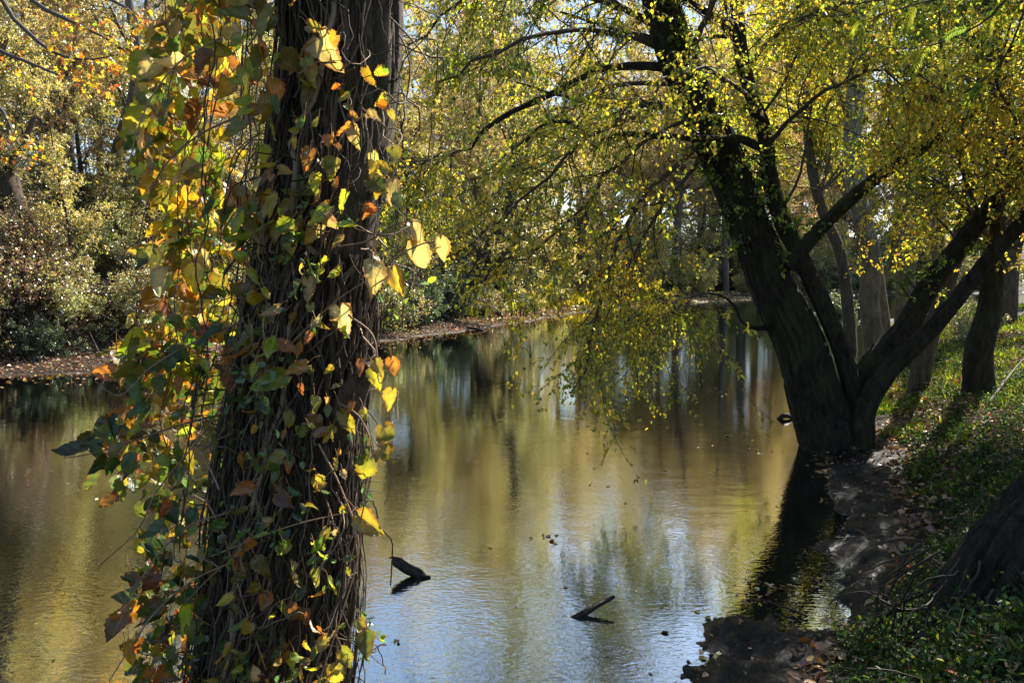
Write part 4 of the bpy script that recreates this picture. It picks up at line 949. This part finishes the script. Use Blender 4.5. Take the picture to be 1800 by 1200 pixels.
def vines():
    V1 = empty('grape_vine', fbase + (0, 0, 0), 'climbing vine with large heart-shaped green, yellow and orange leaves wrapping the foreground trunk', 'vine')
    stems = MB()
    # many woody strands up the trunk
    for n, zt, t0, t1, sd in ((100, 4.0, -pi * 1.15, -1.5, 3), (70, 2.25, -1.7, .3, 9)):
        m = 70; z0 = fbase[2] - .1; zz = np.linspace(z0, zt, m)
        i = np.clip(np.searchsorted(FP[:, 2], zz), 1, len(FP) - 1); C = FP[i]; R = FR[i]
        th0 = U(t0, t1, n)                # camera side is -Y: angle -pi/2
        P = np.zeros((n, m, 3)); amp = U(.1, .7, n); fr = U(.6, 2.8, n); ph = U(0, 6.3, n); drift = RNG.normal(0, .3, n)
        off = np.abs(RNG.normal(.003, .016, n)) + .003
        for k in range(n):
            th = th0[k] + drift[k] * (zz - z0) * .6 + amp[k] * .5 * np.sin(zz * fr[k] * 2 + ph[k]) + .16 * vn(np.stack([zz * 7, zz * 0 + k, zz * 0], -1), sd) + .06 * vn(np.stack([zz * 22, zz * 0 + k, zz * 0], -1), sd)
            rr = R * 1.02 + off[k] * (1 + .8 * vn(np.stack([zz * 5, zz * 0 + k * 3, zz * 0], -1), sd + 1))
            P[k] = C + np.stack([np.cos(th) * rr, np.sin(th) * rr, 0 * zz], -1)
        rad = np.where(U(0, 1, n) < .12, U(.005, .009, n), U(.0012, .0035, n))
        cc = np.array([(.075, .055, .04)]) * np.exp(RNG.normal(0, .55, (n, 1)))
        tubes(stems, P, rad[:, None] * np.ones(m), 6, cc)
    # curved loose strands standing off the trunk
    n = 190; zs = U(.75, 3.2, n); j = np.clip(np.searchsorted(FP[:, 2], zs), 1, len(FP) - 1); th = U(-pi * 1.1, .2, n)
    S = FP[j] + np.stack([np.cos(th) * FR[j], np.sin(th) * FR[j], 0 * zs], -1); D = nrm(np.stack([np.cos(th) * .7, np.sin(th) * .7, U(-1, 1, n)], -1)); pts = [S]
    for q in range(15): D = nrm(D + RNG.normal(size=D.shape) * .28 + (0, 0, -.05)); pts.append(pts[-1] + D * U(.018, .036))
    T = np.stack(pts, 1)
    # keep them close round the trunk
    jj = np.clip(np.searchsorted(FP[:, 2], T[..., 2]), 1, len(FP) - 1); ax = FP[jj]; rv = T - ax; rv[..., 2] = 0; rl = np.linalg.norm(rv, axis=-1); k = np.clip(rl, FR[jj] * 1.02, FR[jj] + .13) / np.maximum(rl, 1e-6)
    T = ax * np.array([1, 1, 0]) + rv * k[..., None] + T * np.array([0, 0, 1])
    tubes(stems, T, np.full(T.shape[:2], 1.) * U(.001, .0028, (n, 1)), 5, np.array([(.12, .085, .06)]) * np.exp(RNG.normal(0, .7, (n, 1))))
    # long dangling strands left of the trunk, where the leaf curtain hangs
    n = 24; px = U(262, 430, n); y0 = U(-250, 250, n); y1 = y0 + U(350, 1000, n); pts = []
    for k in range(n):
        d = FT + U(-.35, .35); a = at(px[k] + 40, y0[k], d); b = at(px[k] + U(-30, 20), min(y1[k], 1290), d)
        q = spline([a, (a + b) / 2 + (U(-.04, .04), U(-.04, .04), 0), b], 24); q[:, :2] += .03 * np.stack([vn(np.stack([q[:, 2] * 9, q[:, 2] * 0 + k, q[:, 2] * 0], -1), 6), vn(np.stack([q[:, 2] * 9, q[:, 2] * 0 + k, q[:, 2] * 0], -1), 7)], -1); pts.append(q)
    hang = np.array(pts[:13]); n = 13; tubes(stems, hang, np.full(hang.shape[:2], 1.) * U(.001, .0026, (n, 1)), 5, np.array([(.10, .075, .055)]) * np.exp(RNG.normal(0, .3, (n, 1))))
    # arching shoots to the left and a few to the right
    sh = [[(430, 640), (350, 760), (270, 860), (235, 930), (165, 995)], [(430, 560), (340, 600), (270, 640), (215, 690), (170, 665)], [(400, 720), (320, 740), (230, 770), (165, 790), (110, 800)],
          [(420, 900), (330, 930), (270, 985), (225, 1060), (195, 1125)], [(430, 980), (340, 1020), (270, 1080), (215, 1160), (190, 1200)], [(400, 60), (330, 100), (280, 160), (250, 230), (235, 300)],
          [(420, 200), (340, 240), (280, 300), (250, 380), (235, 470)], [(560, 60), (600, 115), (560, 120), (530, 140)], [(640, 560), (680, 470), (740, 430), (785, 425)], [(600, 700), (640, 730), (660, 800), (640, 900), (620, 980)],
          [(610, 560), (655, 600), (665, 680), (690, 640)], [(600, 440), (650, 430), (700, 400), (740, 395)], [(690, 30), (720, 60), (745, 90), (765, 120)], [(560, 780), (600, 860), (630, 960), (600, 1080), (560, 1200)],
          [(520, 870), (440, 960), (380, 1010), (330, 1060)], [(330, 830), (390, 930), (430, 1060), (470, 1180)], [(370, 980), (500, 930), (600, 905)], [(500, 620), (560, 560), (610, 520), (680, 480)]]
    for l in sh:
        d0 = FT - .22; A = [at(x, y, d0 - .03 * q) for q, (x, y) in enumerate(l)]; q = spline(A, 26); q += .006 * RNG.normal(size=(1, 3)); tubes(stems, q, np.linspace(.0032, .0014, 26), 6, np.array((.26, .16, .10)) * U(.6, 1.4))
    # --- leaves picked out one by one from the photograph: (px, py, length px, tip angle deg clockwise from right, colour, spot, depth offset)
    P_ = PAL
    one = [(300, 40, 78, 150, 'lime', .1), (272, 108, 74, 140, 'lime', .1), (285, 165, 66, 120, 'green', .1), (262, 205, 84, 150, 'lime', .1), (268, 262, 62, 110, 'lime', .2), (330, 30, 60, 95, 'green', .2), (300, 135, 54, 60, 'lime', .1),
           (325, 175, 50, 120, 'lime', .1), (290, 220, 56, 160, 'green', .1), (270, 300, 52, 100, 'lime', .3), (258, 335, 46, 130, 'green', .2),
           (378, 20, 62, 100, 'pale', .5), (405, 50, 66, 80, 'pale', .5), (385, 95, 58, 115, 'tan', .6), (455, 120, 62, 165, 'lime', .6), (480, 170, 60, 140, 'lime', .6), (545, 115, 56, 95, 'pale', .4), (562, 68, 92, 62, 'pale', .7),
           (425, 215, 62, 120, 'lime', .7), (400, 240, 64, 150, 'gold', .7), (340, 210, 54, 170, 'gold', .8), (360, 190, 54, 10, 'orange', .6), (475, 45, 52, 170, 'orange', .5), (540, 45, 40, 10, 'gold', .5), (440, 190, 44, 10, 'tan', .6),
           (622, 225, 52, 80, 'pale', .3), (655, 270, 42, 70, 'pale', .4), (668, 290, 36, 20, 'lime', .1), (690, 260, 44, 80, 'lime', .1), (685, 195, 30, 70, 'yellow', .2), (615, 200, 26, 30, 'orange', .3), (655, 315, 62, 45, 'bluegreen', .3), (690, 320, 56, 95, 'pale', .5), (700, 340, 50, 80, 'bluegreen', .3),
           (725, 395, 62, 60, 'pale', .5), (738, 430, 78, 100, 'pale', .5), (775, 420, 54, 85, 'pale', .6), (655, 465, 78, 85, 'pale', .5), (690, 475, 66, 70, 'yellow', .6), (560, 395, 62, 125, 'pale', .4), (540, 490, 56, 85, 'pale', .7), (545, 535, 38, 80, 'pale', .3),  # pale leaves here: sunlight on and through them put into the colour
           (640, 365, 36, 20, 'orange', .8), (655, 372, 30, 150, 'orange', .6), (600, 415, 40, 120, 'tan', .5), (520, 410, 44, 140, 'green', .2), (490, 400, 54, 130, 'pale', .5), (450, 345, 50, 120, 'gold', .6),
           (545, 265, 56, 100, 'orange', .5), (578, 280, 40, 80, 'gold', .7), (490, 300, 34, 5, 'gold', .3), (420, 540, 48, 348, 'gold', .3), (405, 620, 44, 310, 'orange', .4), (485, 605, 54, 18, 'orange', .3), (545, 585, 34, 100, 'orange', .7),
           (540, 640, 56, 160, 'gold', .7), (500, 660, 90, 155, 'lime', .5), (470, 640, 70, 150, 'tan', .5), (205, 655, 56, 178, 'orange', .8), (245, 645, 44, 120, 'green', .3), (215, 700, 46, 30, 'brown', .6),
           (688, 630, 44, 75, 'orange', .7), (690, 685, 54, 105, 'yellow', .3), (655, 650, 54, 75, 'yellow', .3), (660, 635, 42, 60, 'gold', .4), (640, 720, 40, 60, 'lime', .2), (675, 750, 74, 65, 'yellow', .5), (665, 790, 66, 25, 'gold', .7), (648, 805, 66, 105, 'lime', .2), (640, 770, 50, 80, 'bluegreen', .2),
           (600, 725, 62, 60, 'gold', .5), (555, 730, 56, 120, 'orange', .5), (630, 905, 74, 40, 'gold', .7), (500, 800, 60, 150, 'yellow', .5), (570, 845, 50, 170, 'gold', .5), (445, 850, 60, 160, 'orange', .6), (575, 930, 54, 100, 'gold', .4), (510, 955, 66, 150, 'yellow', .5),
           (345, 1075, 62, 170, 'orange', .4), (350, 1095, 66, 175, 'lime', .6), (470, 1040, 44, 110, 'orange', .6), (520, 1070, 56, 100, 'tan', .8), (505, 1140, 84, 145, 'gold', .6), (215, 1080, 66, 115, 'brown', .9), (235, 1050, 50, 110, 'tan', .8), (235, 1130, 56, 30, 'green', .3),
           (255, 950, 56, 100, 'lime', .2), (160, 765, 56, 130, 'dark', .1), (200, 755, 50, 160, 'bluegreen', .1), (190, 740, 52, 150, 'dark', .1), (140, 785, 60, 160, 'dark', .1), (170, 830, 60, 125, 'green', .5), (250, 885, 50, 105, 'green', .2), (220, 860, 44, 140, 'brown', .8), (195, 870, 40, 130, 'brown', .8),
           (590, 1170, 60, 100, 'yellow', .3), (575, 1120, 52, 120, 'lime', .3), (645, 1110, 60, 90, 'green', .4), (630, 1090, 44, 70, 'gold', .6), (600, 1140, 50, 60, 'lime', .3), (250, 1165, 60, 160, 'green', .4), (240, 1045, 58, 175, 'green', .2), (555, 1000, 38, 80, 'lime', .2), (530, 1030, 46, 110, 'green', .1), (260, 430, 46, 70, 'yellow', .2),
           (400, 390, 58, 90, 'gold', .3)]
    pet = []; cnt = 0; rest = MB()
    for k, (x, y, s, ang, c, spot) in enumerate(one):
        a = radians(ang); d3 = FT - U(.2, .34) if x > 420 else FT - U(-.35, .1)
        col = np.array(P_[c]) * np.exp(RNG.normal(0, .12, 3))
        dr = np.array([cos(a), U(-.5, .25), -sin(a)]); nmv = np.array([U(-.45, .45), -1., U(-.15, .65)])
        mb = MB() if cnt < 100 else rest
        pet.append(vine_leaf(mb, at(x - cos(a) * s * .0, y, d3), dr, nmv, s * .8 / 1400 * d3, (col * .6 + col.mean() * np.array([1.15, .95, .3]) * .4) * (1.15 if x < 345 and c == 'lime' else .95), min(1, spot + .2), wid=U(.62, .98)))  # lime leaves at the left edge brightened, their sunlit glow put into the colour
        if cnt < 100: shift(mb, fbase); mb.build('leaf', M_vleaf, V1, luv=True)
        cnt += 1
    # the leaf curtain, denser on the left of the trunk
    PALV = {k: np.array(v) * (1.15 if k in ('lime', 'yellow') else .9) for k, v in P_.items()}
    def fill(n, xf, yf, mix, size, mbx, dd=(-.4, .38), front=False):
        for k in range(n):
            y = yf(); x = xf(y); s = U(*size); a = radians(RNG.normal(108, 42)); d3 = FT + U(*dd)
            if x > 425: d3 = FT - U(.19, .36)
            ks = list(mix); w = np.array([mix[q] for q in ks]); c = np.array(PALV[ks[RNG.choice(len(ks), p=w / w.sum())]]) * np.exp(RNG.normal(0, .2, 1)) * np.exp(RNG.normal(0, .07, 3))
            dr = np.array([cos(a), U(-.7, .7), -sin(a)]); nmv = RNG.normal(size=3) * (.8, .5, .6) + (0, -.6, .35)
            pet.append(vine_leaf(mbx, at(x, y, d3), dr, nmv, s / 1400 * d3, c, U(.1, 1.), wid=U(.5, .98)))
    edge = lambda y: np.interp(y, [-200, 0, 100, 200, 300, 370, 430, 500, 560, 640, 700, 760, 820, 880, 950, 1010, 1090, 1200], [300, 300, 265, 235, 245, 300, 262, 280, 225, 205, 240, 165, 190, 260, 262, 225, 215, 245]) + 14 * sin(y * .11)
    mixL = dict(lime=3.6, olive=2.4, green=2.8, gold=1.6, amber=1.6, yellow=1.2, brown=.5, tan=.8, pale=.8)
    fill(880, lambda y: edge(y) + abs(RNG.normal(0, 1)) * 100 + 5, lambda: U(-160, 660), mixL, (20, 62), rest, (-.18, .6))
    fill(520, lambda y: edge(y) + abs(RNG.normal(0, 1)) * 100 + 5, lambda: U(560, 1260), dict(green=3, dark=2, olive=2, lime=1.2, gold=1.4, amber=1.5, orange=.3, brown=1, bluegreen=.8), (18, 54), rest, (-.3, .45))
    fill(200, lambda y: U(-120, 100) + np.interp(y, [0, 1200], [600, 500]), lambda: 1240 - 1150 * U(0, 1) ** 1.8, dict(green=3, gold=2, amber=1.4, orange=.3, tan=1, pale=1, brown=.7, lime=2.2, olive=1.5, yellow=1), (16, 40), rest, (-.36, -.24))
    shift(rest, fbase)
    r_ = rest.build('leaf', M_vleaf, V1, luv=True); r_['kind'] = 'stuff'
    pp = np.stack(pet); tubes(stems, pp, np.full(pp.shape[:2], .0011), 4, (.30, .17, .07))
    shift(stems, fbase); stems.build('vine_stems', M_twig, V1)
    # --- a small-leaved creeper low on the trunk
    V2 = empty('creeper', fbase, 'small-leaved glossy green creeper clinging to the lower front of the vine-clad trunk', 'vine')
    n = 60; zs = U(.75, 2.35, n); j = np.clip(np.searchsorted(FP[:, 2], zs), 1, len(FP) - 1); th = U(-pi * .95, .1, n)
    S = FP[j] + np.stack([np.cos(th) * FR[j] * 1.06, np.sin(th) * FR[j] * 1.06, 0 * zs], -1); D = nrm(np.stack([np.cos(th) * .3, np.sin(th) * .5 - .2, U(-.4, 1, n)], -1)); pts = [S]
    for q in range(9): D = nrm(D + RNG.normal(size=D.shape) * .3); pts.append(pts[-1] + D * .024)
    T = np.stack(pts, 1); s = MB(); tubes(s, T, np.full(T.shape[:2], .0012), 4, (.12, .09, .05)); shift(s, fbase); s.build('vine_stems', M_twig, V2)
    f = MB(); leaf_twigs(f, T, 7, (.016, .034), dict(green=4, bluegreen=2, lime=1.4, dark=1, gold=.5, brown=.3), T_OVA, .3, 12, flat=.1); shift(f, fbase); f.build('foliage', M_leaf, V2, smooth=False)
vines()

def pinnate_branch():
    D = 6.6; b = at(1840, -120, D + .3)
    e = empty('hanging_branch', b, 'branch with bright green feather-like compound leaves hanging into the upper right', 'branch')
    w = MB(); f = MB()
    mains = [[(1840, -120), (1760, 10), (1690, 60), (1610, 85), (1530, 80)], [(1840, -120), (1800, 20), (1760, 110), (1700, 160), (1640, 180)], [(1840, -120), (1700, -20), (1600, 10), (1510, 40)]]
    P = np.stack([spline([at(x, y, D + .25 * q) for q, (x, y) in enumerate(l)], 14) for l in mains]); tubes(w, P, np.full(P.shape[:2], 1.) * np.linspace(.012, .003, 14), 6, (.08, .065, .045))
    T, TR = grow(P, np.full(P.shape[:2], .004), 9, (.2, .42), (.5, 1.2), .2, 12, -.12, .06, .4, .0012); tubes(w, T, TR, 3, (.12, .14, .04))
    n, m, _ = T.shape; pos = T[:, 2:].reshape(-1, 3); d = nrm(np.gradient(T, axis=1))[:, 2:].reshape(-1, 3); up = nrm(np.array([0, 0, 1.]) + RNG.normal(size=(n, 1, 3)) * .4); up = np.repeat(up, m - 2, 1).reshape(-1, 3)
    c = np.repeat(cols(n, dict(lime=4, olive=2, green=2)), m - 2, axis=0) * .8
    for sg in (1, -1): leaves(f, pos, nrm(np.cross(d, up)) * sg + d * .6 + (0, 0, -.25), up, U(.05, .07, len(pos)), T_LAN, c)
    shift(w, b); shift(f, b); w.build('twigs', M_twig, e); f.build('foliage', M_leaf, e, smooth=False)
pinnate_branch()

# a few large fallen leaves that lie apart on the lower right bank
for k, (px, py, z, s, c, lab) in enumerate(((1612, 992, .35, .09, 'lime', 'yellow-green fallen leaf among the bare roots at the lower right'), (1690, 1048, .5, .08, 'pink', 'curled reddish brown fallen leaf beside the blue-grey stick'),
        (1775, 1062, .55, .09, 'pink', 'curled pinkish brown fallen leaf near the right edge above the weeds'), (1745, 1112, .6, .08, 'brown', 'dark brown fallen leaf between the weeds at the lower right'),
        (1618, 1160, .5, .09, 'brown', 'brown fallen leaf standing upright in the weeds near the bottom'), (1565, 1070, .3, .07, 'orange', 'orange-brown fallen leaf at the edge of the mud below the roots'), (1770, 1000, .6, .1, 'green', 'broad green fallen leaf on the roots at the right edge'),
        (1472, 1164, .1, .05, 'pink', 'small pink fallen leaf on the mud at the bottom'), (1258, 1162, .0, .05, 'pale', 'pale narrow leaf floating at the mud edge near the bottom'), (1335, 1056, .0, .05, 'pale', 'pale narrow leaf floating beside the wet twig'))):
    p = gnd(px, py, z); p[2] = max(hz(p[0], p[1]), 0.002) + .02
    flat_ = 'float' in lab
    m = MB(); vine_leaf(m, p, (U(-1, 1), U(-1, 1), 0 if flat_ else .3), (U(-.5, .5) * (not flat_), -.5 * (not flat_), 1), s, PAL[c], .6, curl=.1 if flat_ else U(-.8, .8), wid=.7 if flat_ else 1.1)
    shift(m, p); o = m.build('fallen_leaf', M_vleaf, luv=True); o.location = p; tag(o, lab, 'leaf')
